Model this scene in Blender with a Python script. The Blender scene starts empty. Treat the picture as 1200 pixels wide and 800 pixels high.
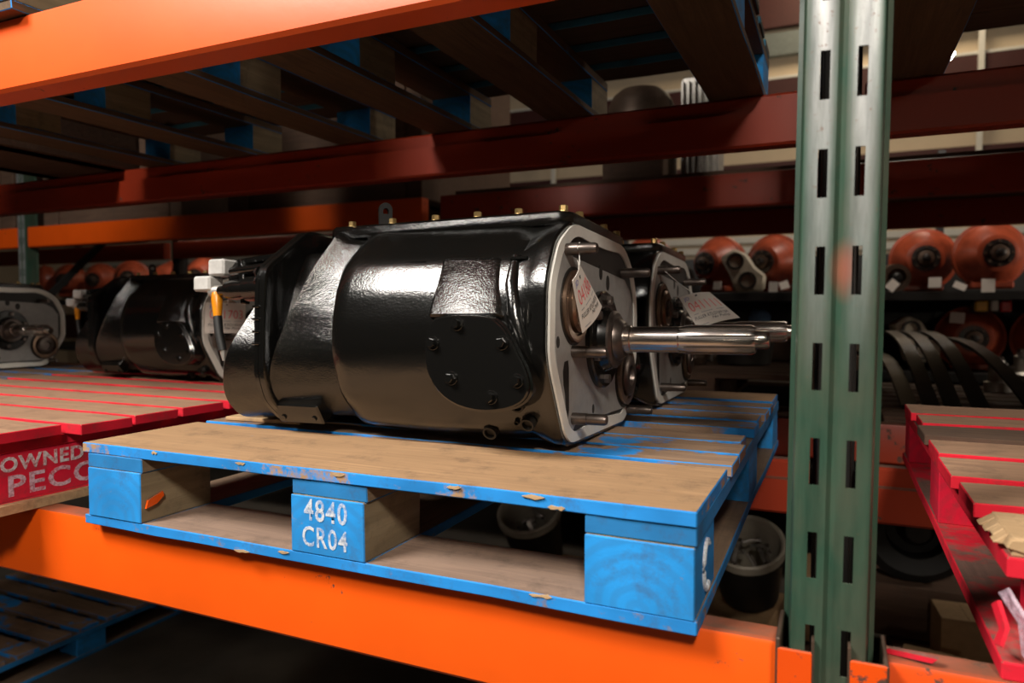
import bpy, bmesh, math, random
from mathutils import Vector, Matrix, Euler
from mathutils import noise as mnoise

R = math.radians
PI = math.pi
random.seed(7)
SC = bpy.context.scene
COL = SC.collection

# ------------------------------------------------------------------ camera
cam_d = bpy.data.cameras.new('camera')
cam = bpy.data.objects.new('camera', cam_d)
COL.objects.link(cam)
cam.location = (0, 0, 1.6)
cam.rotation_euler = (R(90 - 2.5), 0, R(24.4))
cam_d.sensor_width = 36
cam_d.lens = 837 / 1200 * 36
cam_d.clip_start = 0.02
cam_d.clip_end = 200
cam_d.dof.use_dof = True
cam_d.dof.focus_distance = 1.12
cam_d.dof.aperture_fstop = 4.0
SC.camera = cam

# ------------------------------------------------------------------ world, lights, exposure
world = bpy.data.worlds.new('world')
SC.world = world
world.use_nodes = True
wb = world.node_tree.nodes['Background']
wb.inputs[0].default_value = (0.95, 0.9, 0.85, 1)
wb.inputs[1].default_value = 0.006
SC.view_settings.view_transform = 'Standard'
SC.view_settings.look = 'None'
SC.view_settings.exposure = 0.0
SC.view_settings.gamma = 1.0


def area_light(name, loc, target, size, power, color, size_y=None):
    d = bpy.data.lights.new(name, 'AREA')
    d.energy = power
    d.color = color
    d.size = size
    if size_y:
        d.shape = 'RECTANGLE'
        d.size_y = size_y
    o = bpy.data.objects.new(name, d)
    COL.objects.link(o)
    o.location = loc
    v = Vector(target) - Vector(loc)
    o.rotation_euler = v.to_track_quat('-Z', 'Y').to_euler()
    return o


# high bay lamp and a daylit doorway in the aisle in front of the rack
area_light('aisle_lamp', (0.75, -1.9, 3.75), (-0.5, 0.9, 1.45), 0.45, 105, (1.0, 0.90, 0.78))
area_light('aisle_lamp', (-1.95, -1.0, 3.9), (-0.6, 1.0, 1.5), 1.2, 175, (1.0, 0.94, 0.86), 0.9)
# a lamp far down the cross aisle, low in angle
area_light('door_lamp', (1.2, -9.0, 2.75), (-2.0, 2.8, 2.05), 0.4, 30, (1.0, 0.85, 0.68))
# lamps over the rear aisle, an added fill along it, and a back wall lamp
area_light('rear_light', (0.3, 4.1, 3.3), (0.2, 4.8, 1.5), 0.5, 13, (1.0, 0.88, 0.74))
area_light('rear_light', (2.9, 4.15, 2.2), (0.6, 4.7, 1.45), 0.4, 26, (1.0, 0.88, 0.74))  # unseen low fill light, added to brighten the lower shelf differentials
area_light('rear_light', (-4.4, 4.15, 3.3), (-4.2, 4.8, 1.8), 0.5, 22, (1.0, 0.92, 0.82))
area_light('hall_lamp', (0.5, 10.6, 7.3), (0.5, 12.0, 4.4), 1.5, 120, (1.0, 0.82, 0.56))

# ------------------------------------------------------------------ materials


class NT:
    def __init__(self, name):
        self.m = bpy.data.materials.new(name)
        self.m.use_nodes = True
        self.t = self.m.node_tree
        self.n = self.t.nodes
        self.b = self.n['Principled BSDF']
        self.tc = self.n.new('ShaderNodeTexCoord')
        self.oi = None

    def link(self, a, b):
        self.t.links.new(a, b)

    def set(self, k, v):
        self.b.inputs[k].default_value = v

    def math(self, op, a, b=None, clamp=False):
        x = self.n.new('ShaderNodeMath')
        x.operation = op
        x.use_clamp = clamp
        for i, v in enumerate((a, b)):
            if v is None:
                continue
            if isinstance(v, (int, float)):
                x.inputs[i].default_value = v
            else:
                self.link(v, x.inputs[i])
        return x.outputs[0]

    def coords(self, scale=(1, 1, 1), randomize=True, src='Object'):
        mp = self.n.new('ShaderNodeMapping')
        mp.inputs['Scale'].default_value = scale
        out = self.tc.outputs[src]
        if randomize:
            if self.oi is None:
                self.oi = self.n.new('ShaderNodeObjectInfo')
            off = self.math('MULTIPLY', self.oi.outputs['Random'], 37.0)
            va = self.n.new('ShaderNodeVectorMath')
            va.operation = 'ADD'
            self.link(out, va.inputs[0])
            self.link(off, va.inputs[1])
            out = va.outputs[0]
        self.link(out, mp.inputs['Vector'])
        return mp.outputs[0]

    def noise(self, scale, detail=4, rough=0.55, vec=None, dist=0.0):
        x = self.n.new('ShaderNodeTexNoise')
        x.inputs['Scale'].default_value = scale
        x.inputs['Detail'].default_value = detail
        x.inputs['Roughness'].default_value = rough
        x.inputs['Distortion'].default_value = dist
        if vec is not None:
            self.link(vec, x.inputs['Vector'])
        return x.outputs['Fac']

    def ramp(self, fac, stops, interp='LINEAR'):
        x = self.n.new('ShaderNodeValToRGB')
        e = x.color_ramp
        e.interpolation = interp
        while len(e.elements) < len(stops):
            e.elements.new(0.5)
        for el, (p, c) in zip(e.elements, stops):
            el.position = p
            el.color = (c, c, c, 1) if isinstance(c, (int, float)) else (*c, 1)
        self.link(fac, x.inputs[0])
        return x.outputs[0]

    def mix(self, fac, a, b):
        x = self.n.new('ShaderNodeMix')
        x.data_type = 'RGBA'
        for s, v in ((x.inputs[0], fac), (x.inputs[6], a), (x.inputs[7], b)):
            if isinstance(v, (int, float)):
                s.default_value = v
            elif isinstance(v, tuple):
                s.default_value = (*v, 1)
            else:
                self.link(v, s)
        return x.outputs[2]

    def bump(self, h, strength, dist=0.001):
        x = self.n.new('ShaderNodeBump')
        x.inputs['Strength'].default_value = strength
        x.inputs['Distance'].default_value = dist
        self.link(h, x.inputs['Height'])
        self.link(x.outputs[0], self.b.inputs['Normal'])

    def normal(self):
        g = self.n.new('ShaderNodeNewGeometry')
        s = self.n.new('ShaderNodeSeparateXYZ')
        self.link(g.outputs['True Normal'], s.inputs[0])
        return s.outputs


def plain(name, col, rough=0.6, metal=0.0, var=0.25, scale=30, bump=0.0, bscale=200):
    t = NT(name)
    n = t.noise(scale, 5, 0.6, t.coords())
    c = t.mix(t.ramp(n, [(0.3, 0.0), (0.75, 1.0)]), tuple(x * (1 - var) for x in col), tuple(min(1, x * (1 + var * .5)) for x in col))
    t.link(c, t.b.inputs['Base Color'])
    t.set('Roughness', rough)
    t.set('Metallic', metal)
    if bump:
        t.bump(t.noise(bscale, 3, 0.5, t.coords()), bump)
    return t.m


def wood_paint(name, paint, paint_dirs, woodlo=(0.09, 0.06, 0.042), woodhi=(0.33, 0.22, 0.14), top_blotch=0.5, wear=0.5, ring=False, axis=0):
    """paint worn off a board: paint_dirs = weights of paint on faces (x, y, up, down)"""
    t = NT(name)
    st = [55, 55, 55]
    st[axis] = 3.0
    grain = t.noise(1.0, 8, 0.68, t.coords(tuple(st)), 1.2)
    big = t.noise(5.0, 4, 0.6, t.coords())
    wood = t.mix(t.ramp(grain, [(0.2, 0.0), (0.8, 1.0)]), woodlo, woodhi)
    wood = t.mix(t.ramp(big, [(0.35, 0.0), (0.7, 0.6)]), wood, tuple((a + b) * .42 for a, b in zip(woodlo, woodhi)))
    fine = t.noise(22.0, 8, 0.7, t.coords((1, 1, 1)))
    pn = t.noise(9.0, 3, 0.5, t.coords())
    pc = t.mix(t.ramp(pn, [(0.3, 0.0), (0.7, 1.0)]), tuple(x * 0.72 for x in paint), tuple(min(1, x * 1.15) for x in paint))
    if ring:
        w = t.n.new('ShaderNodeTexWave')
        w.wave_type = 'RINGS'
        w.rings_direction = 'Y'
        w.inputs['Scale'].default_value = 17
        w.inputs['Distortion'].default_value = 3.5
        w.inputs['Detail'].default_value = 2
        w.inputs['Detail Scale'].default_value = 0.8
        t.link(t.coords((1, 0.02, 1), False), w.inputs['Vector'])
        rg = t.ramp(w.outputs['Fac'], [(0.25, 0.0), (0.85, 1.0)])
        pc = t.mix(t.math('MULTIPLY', rg, 0.38), pc, tuple(min(1, x * 0.62 + 0.02) for x in paint))
        wood = t.mix(t.math('MULTIPLY', rg, 0.35), wood, woodlo)
    nx, ny, nz = t.normal()
    ax = t.math('GREATER_THAN', t.math('ABSOLUTE', nx), 0.6)
    ay = t.math('GREATER_THAN', t.math('ABSOLUTE', ny), 0.6)
    up = t.math('GREATER_THAN', nz, 0.6)
    dn = t.math('LESS_THAN', nz, -0.6)
    m = t.math('MULTIPLY', ax, paint_dirs[0])
    m = t.math('ADD', m, t.math('MULTIPLY', ay, paint_dirs[1]))
    m = t.math('ADD', m, t.math('MULTIPLY', up, paint_dirs[2]))
    m = t.math('ADD', m, t.math('MULTIPLY', dn, paint_dirs[3]))
    edge = t.math('LESS_THAN', t.math('MAXIMUM', t.math('ABSOLUTE', nx), t.math('MAXIMUM', t.math('ABSOLUTE', ny), t.math('ABSOLUTE', nz))), 0.93)
    m = t.math('ADD', m, t.math('MULTIPLY', edge, 0.45))
    # paint where amount + noise is high
    a = t.math('ADD', m, t.math('MULTIPLY', t.math('SUBTRACT', fine, 0.5), 1.1 * wear))
    a = t.math('ADD', a, t.math('MULTIPLY', t.math('SUBTRACT', big, 0.5), 2.0 * top_blotch))
    a = t.ramp(a, [(0.47, 0.0), (0.58, 1.0)])
    col = t.mix(a, wood, pc)
    dirt = t.ramp(t.noise(16, 8, 0.75, t.coords()), [(0.52, 0.0), (0.74, 0.6)])
    col = t.mix(dirt, col, (0.07, 0.055, 0.045))
    t.link(col, t.b.inputs['Base Color'])
    t.set('Roughness', 0.72)
    t.set('Specular IOR Level', 0.3)
    t.bump(grain, 0.35, 0.0012)
    return t.m


BLUE = (0.02, 0.27, 0.74)
RED = (0.75, 0.013, 0.035)
M = {}
M['blue_deck'] = wood_paint('blue_deck', BLUE, (0.6, 0.68, 0.14, 0.1), (0.24, 0.14, 0.08), (0.58, 0.36, 0.19), 0.45, 1.1)
M['blue_deck_rear'] = wood_paint('blue_deck_rear', BLUE, (0.45, 0.55, 0.28, 0.1), (0.15, 0.1, 0.075), (0.42, 0.27, 0.165), 1.0, 0.6)
M['blue_base'] = wood_paint('blue_base', BLUE, (0.6, 0.70, 0.1, 0.1), (0.17, 0.12, 0.095), (0.4, 0.27, 0.2), 0.35, 1.1)
M['blue_stringer'] = wood_paint('blue_stringer', (0.02, 0.2, 0.5), (0.75, 0.8, 0.2, 0.1), (0.1, 0.07, 0.05), (0.3, 0.2, 0.13), 0.3, 0.9, axis=1)
M['blue_stringer_inner'] = wood_paint('blue_stringer_inner', (0.02, 0.2, 0.5), (0.08, 0.8, 0.2, 0.1), (0.12, 0.085, 0.055), (0.36, 0.25, 0.15), 0.3, 0.9, axis=1)
M['blue_block'] = wood_paint('blue_block', (0.02, 0.30, 0.78), (0.05, 0.75, 0, 0), (0.16, 0.12, 0.07), (0.46, 0.36, 0.22), 0.3, 1.0, True, axis=1)
M['blue_block_corner'] = wood_paint('blue_block_corner', (0.02, 0.30, 0.78), (0.78, 0.76, 0, 0), (0.16, 0.12, 0.07), (0.46, 0.36, 0.22), 0.15, 0.95, True, axis=1)
M['red_deck'] = wood_paint('red_deck', RED, (0.8, 0.82, 0.17, 0.1), (0.2, 0.115, 0.075), (0.52, 0.31, 0.19), 0.4, 0.8)
M['red_base'] = wood_paint('red_base', RED, (0.9, 0.9, 0.5, 0.1), (0.12, 0.075, 0.06), (0.3, 0.17, 0.13), 0.3, 0.4, axis=1)
M['red_block'] = wood_paint('red_block', (0.86, 0.013, 0.05), (0.98, 0.98, 0, 0), (0.13, 0.1, 0.065), (0.4, 0.31, 0.19), 0.08, 0.3, True, axis=1)
M['raw_wood'] = wood_paint('raw_wood', (0.5, 0.3, 0.2), (0, 0, 0, 0), (0.34, 0.2, 0.1), (0.72, 0.5, 0.28), 0.0, 0.0)
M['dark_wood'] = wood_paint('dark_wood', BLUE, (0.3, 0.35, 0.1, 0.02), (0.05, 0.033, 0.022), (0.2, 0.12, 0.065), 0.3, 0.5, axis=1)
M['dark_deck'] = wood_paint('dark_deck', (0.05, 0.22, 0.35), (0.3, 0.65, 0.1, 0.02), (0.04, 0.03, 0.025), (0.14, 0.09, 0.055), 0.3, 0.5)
M['brown_deck'] = wood_paint('brown_deck', (0.2, 0.1, 0.07), (0, 0, 0, 0), (0.06, 0.035, 0.025), (0.2, 0.12, 0.08), 0, 0)


def rack_paint(name, col, chips=0.12, rough=0.38, chipcol=(0.09, 0.045, 0.03), dirt_top=True):
    t = NT(name)
    n = t.noise(26, 9, 0.72, t.coords())
    b = t.noise(3.0, 4, 0.6, t.coords())
    a = t.math('ADD', n, t.math('MULTIPLY', t.math('SUBTRACT', b, 0.5), 0.45))
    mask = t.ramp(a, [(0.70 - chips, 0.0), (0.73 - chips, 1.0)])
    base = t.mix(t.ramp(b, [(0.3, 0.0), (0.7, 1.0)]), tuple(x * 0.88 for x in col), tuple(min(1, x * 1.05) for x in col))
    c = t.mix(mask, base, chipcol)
    if dirt_top:
        nx, ny, nz = t.normal()
        up = t.ramp(nz, [(0.75, 0.0), (0.95, 1.0)])
        dt = t.math('MULTIPLY', up, t.ramp(t.noise(12, 6, 0.7, t.coords()), [(0.2, 0.5), (0.7, 1.0)]))
        c = t.mix(dt, c, (0.16, 0.085, 0.055))
    t.link(c, t.b.inputs['Base Color'])
    t.link(t.math('ADD', t.math('MULTIPLY', mask, 0.3), rough), t.b.inputs['Roughness'])
    t.bump(t.math('SUBTRACT', t.noise(40, 4, 0.6, t.coords()), t.math('MULTIPLY', mask, 0.4)), 0.25, 0.0006)
    return t.m


M['orange'] = rack_paint('orange_rack_paint', (0.88, 0.105, 0.004), 0.02)
M['orange_worn'] = rack_paint('orange_rack_paint_worn', (0.85, 0.085, 0.004), 0.13)
M['orange_upper'] = rack_paint('orange_rack_paint_upper', (0.88, 0.11, 0.018), 0.0)
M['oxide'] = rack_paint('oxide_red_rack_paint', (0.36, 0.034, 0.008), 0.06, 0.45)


def post_paint():
    t = NT('green_rack_paint')
    co = t.tc.outputs['Object']
    s = t.n.new('ShaderNodeSeparateXYZ')
    t.link(co, s.inputs[0])
    z = s.outputs[2]
    n = t.noise(1.0, 7, 0.65, t.coords((60, 60, 6), False))
    f = t.noise(140, 6, 0.7, t.coords((1, 1, 1), False))
    b = t.noise(7, 4, 0.6, t.coords((2, 2, 1), False))
    green = t.mix(t.ramp(n, [(0.3, 0.0), (0.7, 1.0)]), (0.016, 0.048, 0.03), (0.042, 0.092, 0.06))
    green = t.mix(t.ramp(b, [(0.42, 0.0), (0.75, 0.75)]), green, (0.085, 0.08, 0.055))
    # paint worn off the flanks by pallets, more so higher up
    h = t.math('DIVIDE', t.math('SUBTRACT', z, 1.52), 0.36, True)
    xs = t.math('ABSOLUTE', s.outputs[0])
    fl = t.math('MULTIPLY', t.ramp(xs, [(0.006, 0.0), (0.014, 1.0)]), t.ramp(xs, [(0.026, 1.0), (0.034, 0.0)]))
    wear = t.math('MULTIPLY', t.math('MULTIPLY', h, fl), t.ramp(n, [(0.25, 0.55), (0.6, 1.0)]))
    steel = t.mix(t.ramp(n, [(0.3, 0.0), (0.7, 1.0)]), (0.33, 0.34, 0.345), (0.56, 0.57, 0.58))
    rust = t.ramp(t.math('ADD', f, t.math('MULTIPLY', h, 0.03)), [(0.62, 0.0), (0.68, 1.0)])
    col = t.mix(wear, green, steel)
    # one smear of orange paint
    va = t.n.new('ShaderNodeVectorMath')
    va.operation = 'DISTANCE'
    mp = t.n.new('ShaderNodeMapping')
    mp.inputs['Scale'].default_value = (1, 1, 0.45)
    t.link(co, mp.inputs[0])
    t.link(mp.outputs[0], va.inputs[0])
    va.inputs[1].default_value = (0.006, 0.0, 1.642 * 0.45)
    sm = t.ramp(t.math('ADD', va.outputs['Value'], t.math('MULTIPLY', t.math('SUBTRACT', b, 0.5), 0.02)), [(0.002, 0.42), (0.014, 0.0)])
    col = t.mix(sm, col, (0.55, 0.09, 0.045))
    col = t.mix(t.math('MULTIPLY', rust, t.math('ADD', t.math('MULTIPLY', wear, 0.75), 0.12)), col, (0.17, 0.075, 0.04))
    t.link(col, t.b.inputs['Base Color'])
    t.link(t.math('MULTIPLY', wear, 0.55), t.b.inputs['Metallic'])
    t.set('Roughness', 0.4)
    t.bump(f, 0.2, 0.0005)
    return t.m


M['post'] = post_paint()


def black_paint(name, bscale, bstr, rough=0.22, col=(0.004, 0.0038, 0.0034)):
    t = NT(name)
    t.set('Base Color', (*col, 1))
    t.set('Roughness', rough)
    t.set('Specular IOR Level', 1.0)
    a = t.noise(bscale, 3, 0.6, t.coords((1, 1, 1), False))
    b = t.noise(bscale * 0.12, 3, 0.5, t.coords((1, 1, 1), False))
    t.bump(t.math('ADD', a, t.math('MULTIPLY', b, 1.5)), bstr, 0.0016)
    return t.m


M['black_cast'] = black_paint('gloss_black_on_rough_casting', 380, 0.5, 0.16)
M['black_smooth'] = black_paint('gloss_black_on_smooth_casting', 300, 0.2, 0.17)
M['black_plate'] = black_paint('gloss_black_plate', 90, 0.04, 0.2)
M['black_matte'] = plain('black_rubber', (0.01, 0.01, 0.01), 0.55)
M['cavity'] = plain('dark_recess_shade', (0.012, 0.01, 0.008), 0.5)  # dark colour standing in for the shade inside holes and recesses
M['gasket'] = plain('grey_gasket_sealant', (0.8, 0.79, 0.74), 0.6, 0, 0.08)
M['plate_grey'] = plain('grey_machined_plate', (0.36, 0.355, 0.345), 0.55, 0.25, 0.12, 60)
M['steel'] = plain('bright_ground_steel', (0.62, 0.57, 0.53), 0.24, 1.0, 0.08, 20)
M['steel_dark'] = plain('dark_oiled_steel', (0.17, 0.14, 0.125), 0.36, 0.9, 0.3, 60)
M['bearing'] = plain('bronzed_bearing_race', (0.3, 0.2, 0.14), 0.32, 0.9, 0.35, 25)
M['brass'] = plain('yellow_zinc_plate', (0.68, 0.47, 0.2), 0.32, 0.85, 0.2, 80)
M['connector'] = plain('pale_grey_plastic', (0.55, 0.54, 0.52), 0.4)
M['amber'] = plain('amber_plastic', (0.7, 0.25, 0.01), 0.25)
M['paper'] = plain('tag_paper', (0.78, 0.72, 0.66), 0.8, 0, 0.06)
M['tan_card'] = plain('cardboard', (0.45, 0.29, 0.15), 0.85, 0, 0.15)
M['ink_red'] = plain('red_ink', (0.85, 0.12, 0.14), 0.8, 0, 0.1)
M['ink_blue'] = plain('blue_ink', (0.2, 0.2, 0.55), 0.8, 0, 0.1)
M['ink_black'] = plain('black_ink', (0.03, 0.03, 0.04), 0.8, 0, 0.1)
M['ink_grey'] = plain('grey_ink', (0.4, 0.4, 0.42), 0.8, 0, 0.1)
M['diff_red'] = plain('red_primer_casting', (0.42, 0.075, 0.03), 0.38, 0, 0.4, 14, 0.2, 60)
M['diff_hub'] = plain('dark_hub_steel', (0.05, 0.045, 0.042), 0.4, 0.6, 0.3, 60)
M['cream'] = plain('cream_casting', (0.5, 0.44, 0.34), 0.5, 0, 0.25, 20)
M['shelf_black'] = plain('dark_shelf_steel', (0.018, 0.017, 0.016), 0.5, 0.2)
M['spring'] = plain('dark_spring_steel', (0.05, 0.045, 0.04), 0.38, 0.6, 0.35, 12)
M['rusty'] = plain('brown_rusted_iron', (0.13, 0.085, 0.06), 0.45, 0.5, 0.4, 12)
M['alu'] = plain('cast_aluminium', (0.5, 0.47, 0.43), 0.42, 0.7, 0.35, 20)
M['bucket_in'] = plain('grey_pail_plastic', (0.4, 0.36, 0.29), 0.5, 0, 0.25, 10)
M['yellow'] = plain('yellow_plastic', (0.85, 0.42, 0.01), 0.4)
M['lens_red'] = plain('red_lens_plastic', (0.75, 0.02, 0.015), 0.25)
M['rag_blue'] = plain('blue_rag_cloth', (0.1, 0.2, 0.36), 0.9)
M['floor'] = plain('dusty_concrete', (0.075, 0.06, 0.045), 0.75, 0, 0.45, 2.5, 0.2, 40)
M['wall_beige'] = plain('beige_wall_sheet', (0.62, 0.5, 0.36), 0.7, 0, 0.1, 2)
M['girt'] = plain('dark_red_girt', (0.06, 0.01, 0.008), 0.6)
M['girt_grey'] = plain('grey_green_girt', (0.16, 0.18, 0.17), 0.6)
M['white'] = plain('white_sheet', (0.75, 0.72, 0.66), 0.6, 0, 0.08)
M['ceiling'] = plain('dark_roof_sheet', (0.1, 0.09, 0.08), 0.8)

t = NT('bulb_glow')
t.set('Base Color', (1, 1, 1, 1))
t.set('Emission Color', (1.0, 0.95, 0.85, 1))
t.set('Emission Strength', 60)
M['bulb'] = t.m


def stencil_mat(name, col):
    t = NT(name)
    n = t.noise(130, 5, 0.7, t.coords((1, 1, 1), False))
    n2 = t.noise(28, 4, 0.6, t.coords((1, 1, 1), False))
    a = t.ramp(t.math('ADD', t.math('MULTIPLY', n, 0.6), t.math('MULTIPLY', n2, 0.4)), [(0.4, 0.15), (0.56, 0.85)])
    t.set('Base Color', (*col, 1))
    t.set('Roughness', 0.8)
    t.link(a, t.b.inputs['Alpha'])
    return t.m


M['stencil'] = stencil_mat('worn_white_stencil', (0.8, 0.82, 0.84))
M['stencil_pink'] = stencil_mat('worn_pale_stencil', (0.8, 0.62, 0.74))

# ------------------------------------------------------------------ mesh helpers


class MB:
    """collects shapes into one bmesh, then links it as one object"""

    def __init__(self):
        self.bm = bmesh.new()

    def _add(self, verts, faces, mat=None):
        vs = [self.bm.verts.new(mat @ Vector(v) if mat else v) for v in verts]
        for f in faces:
            try:
                self.bm.faces.new([vs[i] for i in f])
            except ValueError:
                pass
        return vs

    def box(self, lo, hi, mat=None):
        x0, y0, z0 = lo
        x1, y1, z1 = hi
        v = [(x0, y0, z0), (x1, y0, z0), (x1, y1, z0), (x0, y1, z0), (x0, y0, z1), (x1, y0, z1), (x1, y1, z1), (x0, y1, z1)]
        f = [(0, 3, 2, 1), (4, 5, 6, 7), (0, 1, 5, 4), (1, 2, 6, 5), (2, 3, 7, 6), (3, 0, 4, 7)]
        self._add(v, f, mat)
        return self

    def frame(self, p0, p1):
        p0, p1 = Vector(p0), Vector(p1)
        d = p1 - p0
        q = d.to_track_quat('Z', 'Y').to_matrix().to_4x4()
        q.translation = p0
        return q, d.length

    def cyl(self, p0, p1, r, n=16, r1=None):
        return self.lathe(p0, p1, [(0, r), (1, r if r1 is None else r1)], n)

    def lathe(self, p0, p1, prof, n=24, cap=True, rel=True):
        """prof = [(t along p0-p1 (0..1, or metres when rel is False), radius)]"""
        m, L = self.frame(p0, p1)
        rings = []
        for tt, r in prof:
            z = tt * L if rel else tt
            if r <= 1e-6:
                rings.append([self.bm.verts.new(m @ Vector((0, 0, z)))])
            else:
                rings.append([self.bm.verts.new(m @ Vector((r * math.cos(2 * PI * k / n), r * math.sin(2 * PI * k / n), z))) for k in range(n)])
        for a, b in zip(rings, rings[1:]):
            for k in range(n):
                k2 = (k + 1) % n
                if len(a) == 1 and len(b) == 1:
                    continue
                if len(a) == 1:
                    self.bm.faces.new((a[0], b[k2], b[k]))
                elif len(b) == 1:
                    self.bm.faces.new((a[k], a[k2], b[0]))
                else:
                    self.bm.faces.new((a[k], a[k2], b[k2], b[k]))
        if cap:
            if len(rings[0]) > 2:
                self.bm.faces.new(rings[0][::-1])
            if len(rings[-1]) > 2:
                self.bm.faces.new(rings[-1])
        return self

    def prism(self, poly, w0, w1, mp):
        """poly (u, v) extruded from w0 to w1; mp(u, v, w) -> point"""
        n = len(poly)
        v = [mp(u, q, w0) for u, q in poly] + [mp(u, q, w1) for u, q in poly]
        f = [tuple(range(n))[::-1], tuple(range(n, 2 * n))]
        for k in range(n):
            k2 = (k + 1) % n
            f.append((k, k2, n + k2, n + k))
        self._add(v, f)
        return self

    def ringplate(self, outer, inner, w0, w1, mp):
        n = len(outer)
        v = []
        for poly, w in ((outer, w0), (inner, w0), (outer, w1), (inner, w1)):
            v += [mp(a, b, w) for a, b in poly]
        f = []
        for k in range(n):
            k2 = (k + 1) % n
            f += [(k, k2, n + k2, n + k), (2 * n + k, 3 * n + k, 3 * n + k2, 2 * n + k2),
                  (k, 2 * n + k, 2 * n + k2, k2), (n + k, n + k2, 3 * n + k2, 3 * n + k)]
        self._add(v, f)
        return self

    def loft(self, rings, cap=True):
        n = len(rings[0])
        vs = [[self.bm.verts.new(p) for p in r] for r in rings]
        for a, b in zip(vs, vs[1:]):
            for k in range(n):
                k2 = (k + 1) % n
                self.bm.faces.new((a[k], a[k2], b[k2], b[k]))
        if cap:
            self.bm.faces.new(vs[0][::-1])
            self.bm.faces.new(vs[-1])
        return self

    def tube(self, pts, r, n=8):
        pts = [Vector(p) for p in pts]
        rings = []
        for i, p in enumerate(pts):
            d = (pts[min(i + 1, len(pts) - 1)] - pts[max(i - 1, 0)]).normalized()
            q = d.to_track_quat('Z', 'Y').to_matrix()
            rr = r[i] if isinstance(r, (list, tuple)) else r
            rings.append([p + q @ Vector((rr * math.cos(2 * PI * k / n), rr * math.sin(2 * PI * k / n), 0)) for k in range(n)])
        return self.loft(rings)

    def bar(self, pts, w, h, up=(0, 0, 1)):
        """flat bar of width w and thickness h swept along pts"""
        pts = [Vector(p) for p in pts]
        up = Vector(up)
        rings = []
        for i, p in enumerate(pts):
            d = (pts[min(i + 1, len(pts) - 1)] - pts[max(i - 1, 0)]).normalized()
            s = d.cross(up).normalized()
            u = s.cross(d)
            rings.append([p + s * a * w / 2 + u * b * h / 2 for a, b in ((-1, -1), (1, -1), (1, 1), (-1, 1))])
        return self.loft(rings)

    def hexbolt(self, base, axis, r=0.009, h=0.008, wr=None, wh=0.002, rot=0.0):
        base, axis = Vector(base), Vector(axis).normalized()
        if wr:
            self.lathe(base, base + axis * wh, [(0, wr), (0.7, wr), (1, wr * 0.94)], 14)
            base = base + axis * wh
        m, L = self.frame(base, base + axis * h)
        n = 6
        v = []
        for z, rr in ((0, r), (h * 0.85, r), (h, r * 0.86)):
            v += [m @ Vector((rr * math.cos(2 * PI * k / n + rot), rr * math.sin(2 * PI * k / n + rot), z)) for k in range(n)]
        f = [tuple(range(n))[::-1], tuple(range(2 * n, 3 * n))]
        for lay in range(2):
            for k in range(n):
                k2 = (k + 1) % n
                f.append((lay * n + k, lay * n + k2, (lay + 1) * n + k2, (lay + 1) * n + k))
        self._add(v, f)
        return self

    def mesh(self, name, mat, bevel=0.0, smooth=35):
        bm = self.bm
        bmesh.ops.recalc_face_normals(bm, faces=bm.faces)
        if bevel:
            bmesh.ops.bevel(bm, geom=list(bm.edges), offset=bevel, segments=1, affect='EDGES', clamp_overlap=True)
        me = bpy.data.meshes.new(name)
        if smooth:
            for f in bm.faces:
                f.smooth = True
            a = math.radians(smooth)
            for e in bm.edges:
                e.smooth = len(e.link_faces) == 2 and e.calc_face_angle(0) < a
        bm.to_mesh(me)
        bm.free()
        me.materials.append(mat)
        return me

    def build(self, name, mat, parent=None, bevel=0.0, smooth=35):
        return link(name, self.mesh(name, mat, bevel, smooth), parent)


def link(name, me, parent=None, loc=None, rot=None):
    o = bpy.data.objects.new(name, me)
    COL.objects.link(o)
    if parent:
        o.parent = parent
    if loc is not None:
        o.location = loc
    if rot is not None:
        o.rotation_euler = rot
    return o


def tag(o, label, cat, group=None):
    o['label'] = label
    o['category'] = cat
    if group:
        o['group'] = group
    return o


def thing(name, label, cat, loc=(0, 0, 0), rot=(0, 0, 0), group=None, scale=1.0):
    o = link(name, None, None, loc, rot)
    o.empty_display_size = 0.05
    o.scale = (scale,) * 3
    return tag(o, label, cat, group)


def struct(o):
    o['kind'] = 'structure'
    return o


def copy_tree(src, parent=None):
    c = src.copy()
    COL.objects.link(c)
    c.parent = parent
    if parent:
        c.matrix_parent_inverse = src.matrix_parent_inverse
    for ch in list(KIDS.get(src.name, [])):
        k = copy_tree(ch, c)
    return c


KIDS = {}


def index_kids():
    KIDS.clear()
    for o in bpy.data.objects:
        if o.parent:
            KIDS.setdefault(o.parent.name, []).append(o)


def text_mesh(body, size, mat, name='lettering', sx=1.0, extrude=0.0, spacing=1.0, shear=0.0, offset=0.0):
    c = bpy.data.curves.new(name, 'FONT')
    c.body = body
    c.size = size
    c.align_x = 'CENTER'
    c.align_y = 'CENTER'
    c.space_character = spacing
    c.shear = shear
    c.offset = offset
    c.resolution_u = 3
    c.extrude = extrude
    o = bpy.data.objects.new('temp_text', c)
    COL.objects.link(o)
    bpy.context.view_layer.update()
    dg = bpy.context.evaluated_depsgraph_get()
    me = bpy.data.meshes.new_from_object(o.evaluated_get(dg))
    bpy.data.objects.remove(o)
    bpy.data.curves.remove(c)
    for v in me.vertices:
        v.co.x *= sx
    me.materials.clear()
    me.materials.append(mat)
    me.name = name
    return me


def jit(a):
    return random.uniform(-a, a)


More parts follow.
